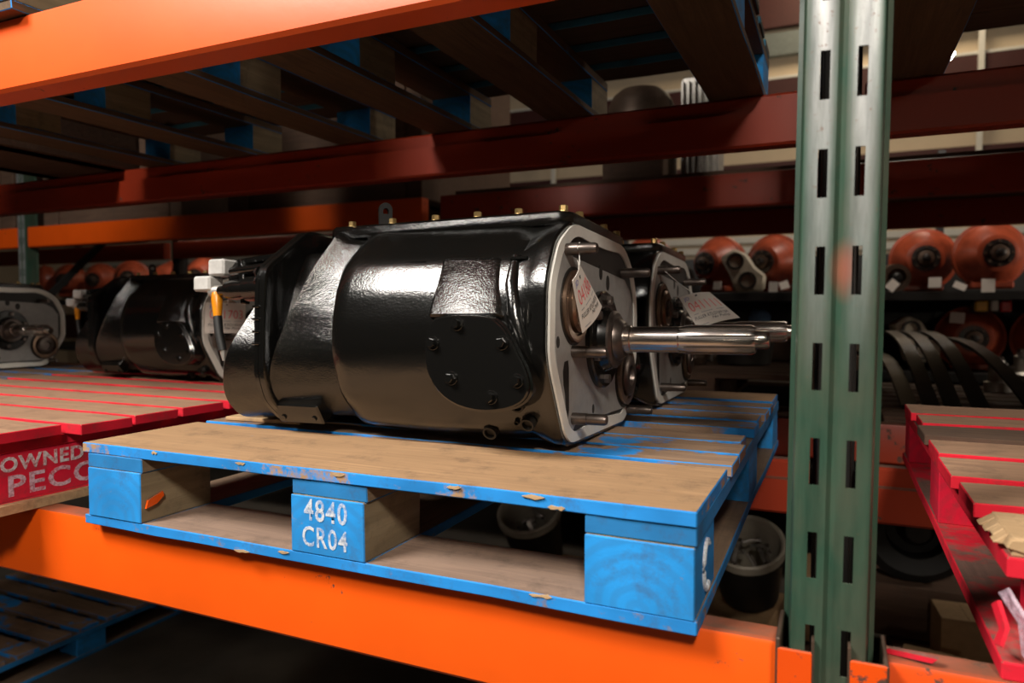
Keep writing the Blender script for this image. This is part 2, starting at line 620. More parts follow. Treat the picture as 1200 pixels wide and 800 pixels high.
# ------------------------------------------------------------------ the hall
b = MB().box((-18, -4, -0.1), (10, 12.2, 0.0))
struct(b.build('floor', M['floor']))
b = MB().box((-18, 12.0, 0.0), (10, 12.2, 8.0))
wall = struct(b.build('wall_back', M['wall_beige']))
b = MB().box((-18.2, -4, 0.0), (-18, 12.2, 8.0))
struct(b.build('wall_left', M['wall_beige']))
b = MB().box((10, -4, 0.0), (10.2, 12.2, 8.0))
struct(b.build('wall_right', M['wall_beige']))
b = MB().box((-18.2, 1.5, 8.0), (10.2, 12.2, 8.1))
struct(b.build('ceiling', M['ceiling']))
for z0, z1, mm in ((5.95, 6.5, 'girt'), (5.5, 5.8, 'girt_grey'), (5.52, 5.86, 'girt_grey'), (4.6, 5.15, 'girt'), (5.16, 5.2, 'white'), (3.4, 3.9, 'girt'),
                   (2.66, 2.76, 'white'), (2.5, 2.6, 'white'), (1.9, 2.3, 'girt_grey'), (0.9, 1.5, 'girt'), (6.9, 7.5, 'girt_grey')):
    if (z0, z1) == (5.5, 5.8):
        continue
    b = MB().box((-18, 11.86, z0), (10, 11.995, z1))
    struct(b.build('trim_1', M[mm]))
for x in (-13.2, -8.4, -4.6, 1.73, 6.4):
    b = MB().box((x, 11.8, 0.0), (x + 0.07, 11.86, 8.0))
    struct(b.build('trim_2', M['white']))

# ------------------------------------------------------------------ rack posts and beams


def profile_post(name, label, loc, height, front=True, group=None, mat=None):
    """slotted upright: omega channel, two columns of slots, open at the back"""
    root = thing(name, label, 'rack upright', loc, group=group)
    xs = [-0.0370, -0.0355, -0.0315, -0.0218, -0.0125, -0.0055, -0.001, 0.0035, 0.0125, 0.0218, 0.0315, 0.0355, 0.0370]
    ys = [0.004, 0.0012, 0.0, 0.0008, 0.0008, 0.0, 0.0035, 0.0, 0.0008, 0.0008, 0.0, 0.0012, 0.004]
    slots = {3, 8}
    pitch, sh = 0.0985, 0.049
    zc0 = 1.8374
    zs = [0.0]
    k = math.ceil((0.06 - zc0) / pitch)
    cells = []
    while zc0 + k * pitch < height - 0.05:
        c = zc0 + k * pitch
        zs += [c - sh / 2, c + sh / 2]
        cells.append(len(zs) - 2)
        k += 1
    zs.append(height)
    bm = bmesh.new()
    g = [[bm.verts.new((x, y, z)) for x, y in zip(xs, ys)] for z in zs]
    for i in range(len(zs) - 1):
        for j in range(len(xs) - 1):
            if i in cells and j in slots:
                continue
            bm.faces.new((g[i][j], g[i][j + 1], g[i + 1][j + 1], g[i + 1][j]))
    r = bmesh.ops.extrude_face_region(bm, geom=list(bm.faces))
    for v in [e for e in r['geom'] if isinstance(e, bmesh.types.BMVert)]:
        v.co.y += 0.0022
    m = MB()
    m.bm.free()
    m.bm = bm
    m.build('slotted_face', mat or M['post'], root)
    for s in (-1, 1):
        w = MB()
        a = [(s * 0.0370, 0.004), (s * 0.0415, 0.070), (s * 0.0465, 0.072), (s * 0.0465, 0.075), (s * 0.0395, 0.073), (s * 0.0345, 0.005)]
        w.prism(a, 0.0, height, lambda u, v, z: (u, v, z))
        w.build('side_flange', mat or M['post'], root)
    return root


def rack_beam(name, label, x0, x1, yf, yb, z0, z1, mat, step=0, group=None):
    """step: +1 the ledge for decking is at the back, -1 at the front"""
    root = thing(name, label, 'rack beam', ((x0 + x1) / 2, yf, z0), group=group)
    hw, d, h = (x1 - x0) / 2, yb - yf, z1 - z0
    r = 0.006
    poly = [(r, 0), (d - r, 0), (d, r)]
    if step > 0:
        poly += [(d, h - 0.045), (d - 0.018, h - 0.042), (d - 0.018, h - r), (d - 0.018 - r, h)]
    else:
        poly += [(d, h - r), (d - r, h)]
    if step < 0:
        poly += [(0.018 + r, h), (0.018, h - r), (0.018, h - 0.042), (0, h - 0.045)]
    else:
        poly += [(r, h), (r * 0.3, h - r * 0.3), (0, h - r)]
    poly += [(0, r)]
    m = MB().prism(poly, -hw, hw, lambda u, v, w: (w, u, v))
    m.build('beam_tube', mat, root)
    return root


def connector(root, beam_root, x, side, yf, z0, z1, mat, post_y):
    """end plate with a hook, side=+1 at the right end of the beam"""
    o = beam_root.location
    m = MB()
    s = side
    # plate across the face of the upright
    pl = [(x - s * 0.034, z0 - 0.02), (x - s * 0.006, z0 - 0.02), (x - s * 0.006, z1 - 0.055), (x + s * 0.001, z1 - 0.045), (x + s * 0.001, z1 + 0.004), (x - s * 0.034, z1 + 0.004)]
    m.prism(pl, post_y - 0.0065, post_y - 0.0015, lambda u, v, w: (u - o.x, w - o.y, v - o.z))
    m.build('end_plate', mat, beam_root, 0.0012)
    m = MB().box((x - s * 0.033 - 0.0025 - o.x, post_y - 0.006 - o.y, z0 - 0.02 - o.z), (x - s * 0.033 + 0.0025 - o.x, yf + 0.055 - o.y, z1 + (0.014 if s > 0 else 0.004) - o.z))
    m.build('end_plate_side', M['rusty'], beam_root, 0.0012)
    k = MB()
    k.box((x + s * 0.001 - 0.0015 - o.x, post_y - 0.006 - o.y, z1 - 0.045 - o.z), (x + s * 0.001 + 0.0015 - o.x, post_y + 0.012 - o.y, z1 + 0.016 - o.z))
    k.build('hook', M['rusty'], beam_root)


POST_Y = 0.797
profile_post('rack_upright', 'green slotted steel rack upright standing between the blue and the right red pallet', (-0.0125, POST_Y, 0), 3.2).rotation_euler = (0, R(0.47), 0)
profile_post('rack_upright', 'rear rack upright, coloured dark to shade the slots of the front upright', (0.0, 1.84, 0), 3.2, mat=M['shelf_black']).rotation_euler = (0, 0, 0)  # coloured dark so the slots in front of it read as shaded

bl = rack_beam('rack_beam', 'bright orange rack beam under the blue pallet front', -3.6, -0.052, 0.815, 0.876, 1.11, 1.24, M['orange'], 1)
connector(None, bl, -0.017, 1, 0.815, 1.11, 1.24, M['orange_worn'], POST_Y)
br = rack_beam('rack_beam', 'chipped orange rack beam under the right red pallet front', 0.052, 3.6, 0.815, 0.876, 1.11, 1.24, M['orange_worn'], 1)
connector(None, br, 0.0195, -1, 0.815, 1.11, 1.24, M['orange_worn'], POST_Y)
bu = rack_beam('rack_beam', 'brightly lit orange rack beam crossing the top left corner', -3.6, -0.052, 0.815, 0.876, 1.995, 2.122, M['orange_upper'], 1)
connector(None, bu, -0.017, 1, 0.815, 1.995, 2.122, M['orange_worn'], POST_Y)
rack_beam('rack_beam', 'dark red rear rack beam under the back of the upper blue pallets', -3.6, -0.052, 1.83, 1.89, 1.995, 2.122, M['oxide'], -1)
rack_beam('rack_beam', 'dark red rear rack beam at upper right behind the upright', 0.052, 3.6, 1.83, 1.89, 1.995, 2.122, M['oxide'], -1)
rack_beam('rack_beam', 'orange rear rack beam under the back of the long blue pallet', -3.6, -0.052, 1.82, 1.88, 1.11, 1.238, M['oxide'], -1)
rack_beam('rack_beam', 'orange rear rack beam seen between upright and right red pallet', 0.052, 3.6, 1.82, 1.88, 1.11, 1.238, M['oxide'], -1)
# second rack
rack_beam('rack_beam', 'orange beam of the second rack right of its post, above the gearboxes', -4.63, -1.75, 2.85, 2.91, 1.995, 2.122, M['orange'])
rack_beam('rack_beam', 'orange beam of the second rack running past the left edge', -7.6, -4.73, 2.85, 2.91, 1.995, 2.122, M['orange'])
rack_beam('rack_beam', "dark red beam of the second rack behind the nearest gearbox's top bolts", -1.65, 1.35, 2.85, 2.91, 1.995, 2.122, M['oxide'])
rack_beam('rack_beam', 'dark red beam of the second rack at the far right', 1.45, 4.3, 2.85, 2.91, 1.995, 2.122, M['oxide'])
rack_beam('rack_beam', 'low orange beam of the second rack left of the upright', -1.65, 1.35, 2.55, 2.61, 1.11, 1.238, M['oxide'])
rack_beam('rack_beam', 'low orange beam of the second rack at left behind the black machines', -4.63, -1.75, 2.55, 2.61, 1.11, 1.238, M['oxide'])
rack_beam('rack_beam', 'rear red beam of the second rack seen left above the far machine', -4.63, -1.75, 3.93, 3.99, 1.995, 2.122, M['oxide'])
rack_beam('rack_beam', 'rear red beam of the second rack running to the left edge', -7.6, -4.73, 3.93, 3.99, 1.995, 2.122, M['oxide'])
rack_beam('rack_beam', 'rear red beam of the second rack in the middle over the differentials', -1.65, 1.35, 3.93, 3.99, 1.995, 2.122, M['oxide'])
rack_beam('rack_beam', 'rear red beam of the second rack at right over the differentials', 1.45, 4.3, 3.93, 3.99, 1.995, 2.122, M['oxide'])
PF = profile_post('rack_upright', 'narrow green upright of the second rack at the left edge', (-4.68, 2.84, 0), 3.2)
profile_post('rack_upright', 'black rear upright of the second rack above the left machine', (-4.62, 3.94, 0), 3.2, mat=M['shelf_black'])
m = MB().bar([(-4.68, 2.93, 1.62), (-4.65, 3.5, 2.2)], 0.04, 0.03, up=(1, 0, 0))
tag(m.build('rack_brace', M['shelf_black']), 'black diagonal brace of the second rack above the far left machine', 'rack brace')

# ------------------------------------------------------------------ pallets


def board_mesh(name, dx, dy, dz, mat, chip=0.0015, segs=0, bevel=0.0014):
    """board centred in x and y, z from 0 to dz, slightly uneven"""
    bm = bmesh.new()
    n = max(1, segs)
    long_x = dx >= dy
    L = dx if long_x else dy
    W = dy if long_x else dx
    rings = []
    for i in range(n + 1):
        u = -L / 2 + L * i / n
        a, c, d, e = (jit(chip) for _ in range(4))
        endj = jit(chip * 2) if i in (0, n) else 0
        pts = [(-W / 2 + a, 0 + c * .4), (W / 2 + d, 0 + c * .4), (W / 2 + e, dz + c * .4), (-W / 2 + a, dz + d * .3)]
        rings.append([(u + endj, w, z) if long_x else (w, u + endj, z) for w, z in pts])
    m = MB()
    m.loft(rings)
    return m.mesh(name, mat, bevel if segs <= 1 else bevel, 30)


def pallet(name, label, x0, x1, y0, y1, z, decks, mats, base='perimeter', h=(0.016, 0.082, 0.023, 0.017), blocks=None, group=None, skip_blocks=(), deck_x=None, runners=True, bd=0.14):
    """block pallet. decks = [(y_front, y_back, material key, x0 offset, x1 offset)]"""
    root = thing(name, label, 'pallet', ((x0 + x1) / 2, y0, z), group=group)
    cx = (x0 + x1) / 2
    hb, hk, hs, hd = h
    bw = 0.126
    bx = [x0 + bw / 2 + 0.006, cx, x1 - bw / 2 - 0.002] if blocks is None else blocks
    by = [y0 + bd / 2, (y0 + y1) / 2, y1 - bd / 2]
    parts = {}
    for i, xx in enumerate(bx):
        me = board_mesh('bottom_board', bw + 0.006, y1 - y0 - 0.004, hb, mats['runner'], 0.0015, 6)
        if runners:
            link('bottom_board', me, root, (xx - cx, (y1 - y0) / 2, -0.0 if base != 'perimeter' else 0.0008))
        me = board_mesh('stringer_board', bw + 0.004, y1 - y0 - 0.003, hs, mats['stringer'] if i == 2 else mats.get('stringer_inner', mats['stringer']), 0.001, 4)
        link('stringer_board', me, root, (xx - cx, (y1 - y0) / 2, hb + hk))
        for j, yy in enumerate(by):
            if (i, j) in skip_blocks:
                continue
            me = board_mesh('block', bw, bd, hk, mats['block_corner'] if (i == 2 or i == 0 and mats.get('left_painted')) else mats['block'], 0.0012, 1)
            parts[(i, j)] = link('block', me, root, (xx - cx, yy - y0, hb))
    if base == 'perimeter':
        for k, yy in enumerate((y0 + 0.07, y1 - 0.07)):
            me = board_mesh('bottom_board', x1 - x0, 0.14, hb, mats['base'], 0.0015, 12)
            link('bottom_board', me, root, (0, yy - y0, 0))
    for (ya, yb, mk, ox0, ox1) in decks:
        xx0, xx1 = x0 + ox0, x1 + ox1
        me = board_mesh('deck_board', xx1 - xx0, yb - ya, hd, M[mk], 0.0016, 12)
        link('deck_board', me, root, ((xx0 + xx1) / 2 - cx, (ya + yb) / 2 - y0, hb + hk + hs + 0.0003))
    return root, parts


BM = dict(stringer_inner=M['blue_stringer_inner'], base=M['blue_base'], runner=M['blue_stringer'], stringer=M['blue_stringer'], block=M['blue_block'], block_corner=M['blue_block_corner'])
decks = [(0.790, 1.028, 'blue_deck', 0, 0), (1.047, 1.125, 'blue_deck_rear', .004, .003), (1.143, 1.225, 'blue_deck_rear', .01, .006), (1.243, 1.32, 'blue_deck_rear', .004, -.004),
         (1.395, 1.48, 'blue_deck_rear', 0, .002), (1.50, 1.59, 'blue_deck_rear', .006, -.003), (1.61, 1.70, 'blue_deck_rear', .003, .0), (1.715, 1.80, 'blue_deck_rear', 0, .003), (1.84, 2.005, 'blue_deck', .002, .0)]
PB, pk = pallet('blue_pallet', 'blue block pallet stencilled 4840 CR04 under the nearest black gearbox', -1.153, -0.136, 0.79, 2.008, 1.24, decks, BM, blocks=[-1.076, -0.641, -0.2005])
me = text_mesh('4840', 0.042, M['stencil'], 'stencil_lettering', 0.82, 0.0, 1.12, offset=0.0008)
o = link('stencil_lettering', me, pk[(1, 0)], (-0.002, -0.0722, 0.062), (R(90), 0, R(0)))
me = text_mesh('CR04', 0.040, M['stencil'], 'stencil_lettering', 0.8, 0.0, 1.12, offset=0.0006)
link('stencil_lettering', me, pk[(1, 0)], (-0.004, -0.0722, 0.024), (R(90), 0, 0))
# nail and splinters of raw wood along the front edge
for x, z, w in ((-0.33, 0.1345, .03), (-0.62, 0.134, .02), (-0.80, .134, .02), (-0.30, 0.1245, .022), (-0.72, 0.0115, .02), (-0.80, 0.002, .03), (-0.32, .0145, .03), (-0.44, .1345, .02), (-0.98, .134, .012)):
    cx = x + 0.6445
    n = 5
    up = [(-w / 2 + w * i / n, 0.0008 + random.uniform(0, 0.0022)) for i in range(1, n)]
    dn = [(w / 2 - w * i / n, -0.0005 - random.uniform(0, 0.0025)) for i in range(1, n)]
    spl = MB().prism([(-w / 2, 0)] + up + [(w / 2, 0.0004)] + dn, -0.0021, 0.003, lambda u, v, q, cx=cx, z=z: (cx + u, q, z + v))
    spl.build('bare_wood_chip', M['raw_wood'], PB)['label'] = 'bare light wood where paint chipped off'
sp = MB().prism([(0, 0), (0.02, .004), (0.034, .014), (0.032, .022), (0.004, .013)], 0, 0.004, lambda u, v, q: (-0.4345 + 0.067 + q, 0.004 + u, 0.04 + v))
sp.build('splinter', M['orange'], PB)['label'] = 'orange painted splinter'
# chalk C on the right side of the front corner block
cm = MB().tube([(0.002, 0.075 + .022 * math.cos(a), 0.065 + .03 * math.sin(a)) for a in [R(d) for d in range(45, 320, 20)]], 0.0028, 6)
cm.build('chalk_mark', M['stencil'], pk[(2, 0)]).location = (0.0625, -0.07, -0.025)

RM = dict(base=M['red_base'], runner=M['red_base'], stringer=M['red_base'], block=M['red_block'], block_corner=M['red_block'], left_painted=True)
decks = [(0.695, 0.86, 'red_deck', 0, 0.02), (0.875, 0.985, 'red_deck', 0.0, 0.05), (1.0, 1.105, 'red_deck', 0, 0.04), (1.12, 1.235, 'red_deck', 0, 0.035), (1.255, 1.37, 'red_deck', 0, 0.03),
         (1.40, 1.51, 'red_deck', 0, 0.03), (1.54, 1.65, 'red_deck', 0, 0.03), (1.69, 1.80, 'red_deck', 0, 0.03)]
PL, pk = pallet('red_pallet', 'red block pallet stencilled PECO left of the blue pallet', -2.40, -1.335, 0.695, 1.81, 1.24, decks, RM, h=(0.018, 0.088, 0.02, 0.02), bd=0.32)
for body, size, z, y, mt in (('OWNED BY', 0.036, 0.066, 0.015, 'stencil'), ('PECO', 0.052, 0.026, 0.005, 'stencil_pink')):
    me = text_mesh(body, size, M[mt], 'stencil_lettering', 1.05 if size < .04 else 1.25, 0, 1.1, offset=0.0012)
    link('stencil_lettering', me, pk[(2, 0)], (0.0642, y, z), (R(90), 0, R(90)))
m = MB().prism([(0, 0), (.23, .0), (.24, .014), (.005, .017)], 0, 0.02, lambda u, v, q: (0.531 + q, 0.02 + u, 0.001 + v))
m.build('broken_board_edge', M['raw_wood'], PL)['label'] = 'bare light wood along the bottom board'

decks = [(0.80, 0.925, 'red_deck', 0.008, 0), (0.955, 1.065, 'red_deck', -.006, 0), (1.10, 1.235, 'red_deck', -.004, 0), (1.265, 1.395, 'red_deck', -.002, 0), (1.44, 1.565, 'brown_deck', -.002, 0),
         (1.60, 1.72, 'red_deck', 0.006, 0), (1.745, 1.90, 'red_deck', 0.002, 0)]
decks[0] = (0.822, 0.925, 'raw_wood', 0.012, 0)
RM2 = dict(RM)
RM2['runner'] = M['red_base']
PR, pk = pallet('red_pallet', 'splintered red block pallet at right beyond the green upright', 0.150, 1.17, 0.815, 1.95, 1.24, decks, RM2, base='runner', h=(0.018, 0.084, 0.02, 0.018), bd=0.13, skip_blocks=((0, 0),))
me = board_mesh('block', 0.10, 0.11, 0.084, M['red_block'], 0.006, 3)
link('block', me, PR, (-0.415, 0.075, 0.018), (0, 0, R(14)))
for k in range(5):
    y = 0.012 + 0.021 * k
    m = MB().prism([(0.02, 0.0), (-0.006 - random.random() * .012, 0.004 + random.random() * .004), (-0.002, 0.015), (0.02, 0.017)], -0.009, 0.009, lambda u, v, q, y=y: (-0.5 + u, y + q, 0.1235 + v))
    m.build('splinter', M['raw_wood'], PR, 0.001)['label'] = 'bare light wood splinter'
for k, pts in enumerate(([(-0.47, -.005, .085), (-0.455, -.018, .06), (-0.452, -.022, .03), (-0.43, -.02, -.005)], [(-0.475, 0, .07), (-.47, -.014, .05), (-.476, -.02, .035)], [(-.44, -.01, .09), (-.42, -.02, .05), (-.41, -.02, .0)])):
    m = MB().bar(pts, 0.016 - 0.003 * k, 0.004, up=(1, 0.3, 0))
    m.build('splinter', M['stencil_pink'] if k == 0 else M['red_base'], PR).location = (-0.035, 0.02, 0)
m = MB().prism([(0, 0), (0.045, 0.004), (0.05, 0.01), (0.004, 0.006)], 0, 0.008, lambda u, v, q: (u, q, v))
o = m.build('paint_splinter', M['red_base'])
o.location = (0.052, 0.832, 1.2405)
o.rotation_euler = (0, 0, R(-20))
tag(o, 'small pink wood splinter lying on the right orange beam', 'wood chip')

# upper blue pallets (seen from below) and the dark one at upper right
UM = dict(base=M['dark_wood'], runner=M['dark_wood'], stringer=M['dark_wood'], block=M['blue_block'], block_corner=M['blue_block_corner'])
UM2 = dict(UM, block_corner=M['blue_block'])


def udecks(y0, y1, n, gap, mk='dark_deck'):
    w = (y1 - y0 - gap * (n - 1)) / n
    return [(y0 + i * (w + gap), y0 + i * (w + gap) + w, mk, jit(.006), jit(.006)) for i in range(n)]


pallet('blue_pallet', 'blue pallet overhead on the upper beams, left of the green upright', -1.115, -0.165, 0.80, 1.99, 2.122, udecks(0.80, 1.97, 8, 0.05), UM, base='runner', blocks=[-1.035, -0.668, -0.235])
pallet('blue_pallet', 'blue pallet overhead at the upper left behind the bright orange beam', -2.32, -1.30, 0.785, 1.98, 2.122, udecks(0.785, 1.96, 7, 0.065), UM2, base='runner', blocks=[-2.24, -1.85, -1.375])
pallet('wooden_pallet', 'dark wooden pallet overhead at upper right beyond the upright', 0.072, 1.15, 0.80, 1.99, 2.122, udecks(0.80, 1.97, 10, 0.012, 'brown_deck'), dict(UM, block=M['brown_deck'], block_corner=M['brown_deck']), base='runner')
pallet('blue_pallet', 'far blue pallet under the leftmost black gearbox', -3.5, -2.47, 0.80, 2.0, 1.24, udecks(0.8, 1.98, 9, 0.03, 'blue_deck_rear'), BM)
pallet('blue_pallet', 'blue pallet on the floor at the bottom left corner', -4.15, -3.13, 1.55, 2.78, 0.0, udecks(1.55, 2.76, 9, 0.04, 'blue_deck_rear'), dict(BM, block=M['blue_block_corner']))
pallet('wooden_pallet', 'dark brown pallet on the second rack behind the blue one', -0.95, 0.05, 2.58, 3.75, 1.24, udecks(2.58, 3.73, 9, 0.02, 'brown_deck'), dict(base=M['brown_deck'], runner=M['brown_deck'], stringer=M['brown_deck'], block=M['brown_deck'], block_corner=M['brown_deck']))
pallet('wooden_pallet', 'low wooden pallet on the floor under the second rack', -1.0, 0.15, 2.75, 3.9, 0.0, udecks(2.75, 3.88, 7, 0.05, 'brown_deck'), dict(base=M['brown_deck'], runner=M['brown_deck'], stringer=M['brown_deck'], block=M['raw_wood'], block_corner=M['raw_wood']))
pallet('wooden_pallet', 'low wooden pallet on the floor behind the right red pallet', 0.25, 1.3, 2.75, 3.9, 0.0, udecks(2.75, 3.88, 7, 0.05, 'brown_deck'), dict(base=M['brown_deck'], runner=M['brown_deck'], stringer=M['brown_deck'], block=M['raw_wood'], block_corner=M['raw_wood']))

def shade_box(name, label, lo, hi, mat):  # unseen crates, added to block light and keep the upper levels dark
    root = thing(name, label, 'crate', ((lo[0] + hi[0]) / 2, (lo[1] + hi[1]) / 2, lo[2]))
    w, d, h = (hi[0] - lo[0]) / 2, (hi[1] - lo[1]) / 2, hi[2] - lo[2]
    MB().box((-w, -d, 0), (w, d, h)).build('crate_body', M[mat], root, 0.004)
    for s in (-1, 1):
        MB().box((s * w * .8 - .04, -d - .018, 0), (s * w * .8 + .04, d + .018, h)).build('batten', M[mat], root, 0.003)
    return root


shade_box('shade_crate', 'added shade crate overhead on the blue pallet left of the upright', (-1.10, 0.84, 2.262), (-0.19, 1.93, 3.0), 'brown_deck')
shade_box('shade_crate', 'added shade crate overhead on the upper left blue pallet', (-2.29, 0.83, 2.262), (-1.33, 1.92, 3.0), 'brown_deck')
shade_box('shade_crate', 'added shade crate overhead on the wooden pallet right of the upright', (0.14, 0.84, 2.262), (1.12, 1.93, 3.0), 'brown_deck')
shade_box('shade_crate', 'added shade crate overhead beyond the upper left blue pallet', (-2.88, 0.84, 2.124), (-2.42, 1.9, 3.0), 'brown_deck')
shade_box('shade_crate', 'added shade crate on the upper beams of the second rack at left', (-3.0, 2.9, 2.124), (-1.78, 3.9, 3.3), 'brown_deck')
shade_box('shade_crate', 'added shade crate on the upper beams of the second rack at far left', (-4.55, 2.9, 2.124), (-3.35, 3.9, 3.3), 'brown_deck')
shade_box('shade_crate', 'added shade crate on the second rack beyond its left post', (-6.4, 2.9, 2.124), (-4.85, 3.9, 3.3), 'brown_deck')

# ------------------------------------------------------------------ the gearbox
CY, CZ = 0.16, 0.175
NSEG = 144


def radial(poly, smooth=2):
    """star shaped polygon around (CY, CZ) -> radius at NSEG angles"""
    out = []
    n = len(poly)
    for k in range(NSEG):
        a = 2 * PI * k / NSEG
        dx, dz = math.cos(a), math.sin(a)
        best = 0
        for i in range(n):
            x0, z0 = poly[i][0] - CY, poly[i][1] - CZ
            x1, z1 = poly[(i + 1) % n][0] - CY, poly[(i + 1) % n][1] - CZ
            ex, ez = x1 - x0, z1 - z0
            den = dx * ez - dz * ex
            if abs(den) < 1e-9:
                continue
            t = (x0 * ez - z0 * ex) / den
            s = (x0 * dz - z0 * dx) / den
            if t > 0 and -1e-6 <= s <= 1 + 1e-6:
                best = max(best, t)
        out.append(best)
    for _ in range(smooth):
        out = [(out[k - 1] + 2 * out[k] + out[(k + 1) % NSEG]) / 4 for k in range(NSEG)]
    return out


def ring_pts(rad, lx, grow=0.0, shear=None):
    pts = []
    for k, r in enumerate(rad):
        a = 2 * PI * k / NSEG
        y, z = CY + (r + grow) * math.cos(a), CZ + (r + grow) * math.sin(a)
        x = lx if shear is None else shear(y, z)
        pts.append((x, y, z))
    return pts


def mirror(half):
    # the far side sits a little higher at the sole
    return half + [(2 * CY - y, z + (0.007 if z < 0.05 else 0)) for y, z in reversed(half)]


# near side half outlines, from top centre line down to the bottom
G_HALF = [(0.03, 0.353), (0.0, 0.345), (-0.05, 0.315), (-0.079, 0.265), (-0.086, 0.24), (-0.088, 0.15), (-0.078, 0.122), (-0.018, 0.022), (0.008, 0.007)]
M_HALF = [(0.02, 0.366), (-0.006, 0.345), (-0.068, 0.293), (-0.090, 0.245), (-0.099, 0.195), (-0.099, 0.15), (-0.086, 0.11), (-0.04, 0.03), (0.01, 0.008)]
B_HALF = [(0.02, 0.366), (-0.006, 0.345), (-0.068, 0.293), (-0.090, 0.245), (-0.100, 0.19), (-0.099, 0.14), (-0.075, 0.075), (-0.02, 0.024), (0.05, 0.012), (0.10, 0.010)]
F_HALF = [(0.02, 0.370), (-0.092, 0.290), (-0.095, 0.25), (-0.095, 0.105), (-0.078, 0.06), (-0.03, 0.020), (0.04, 0.012), (0.10, 0.010)]
C_HALF = [(0.03, 0.370), (-0.020, 0.362), (-0.060, 0.291), (-0.084, 0.22), (-0.095, 0.155), (-0.094, 0.12), (-0.078, 0.07), (-0.03, 0.022), (0.04, 0.013), (0.10, 0.011)]
D_HALF = [(0.03, 0.368), (-0.012, 0.345), (-0.032, 0.305), (-0.098, 0.155), (-0.096, 0.115), (-0.078, 0.07), (-0.03, 0.022), (0.04, 0.013), (0.10, 0.011)]
GR, MR, BR, FR, CR, DR = (radial(mirror(h), s) for h, s in ((G_HALF, 1), (M_HALF, 1), (B_HALF, 2), (F_HALF, 1), (C_HALF, 1), (D_HALF, 2)))


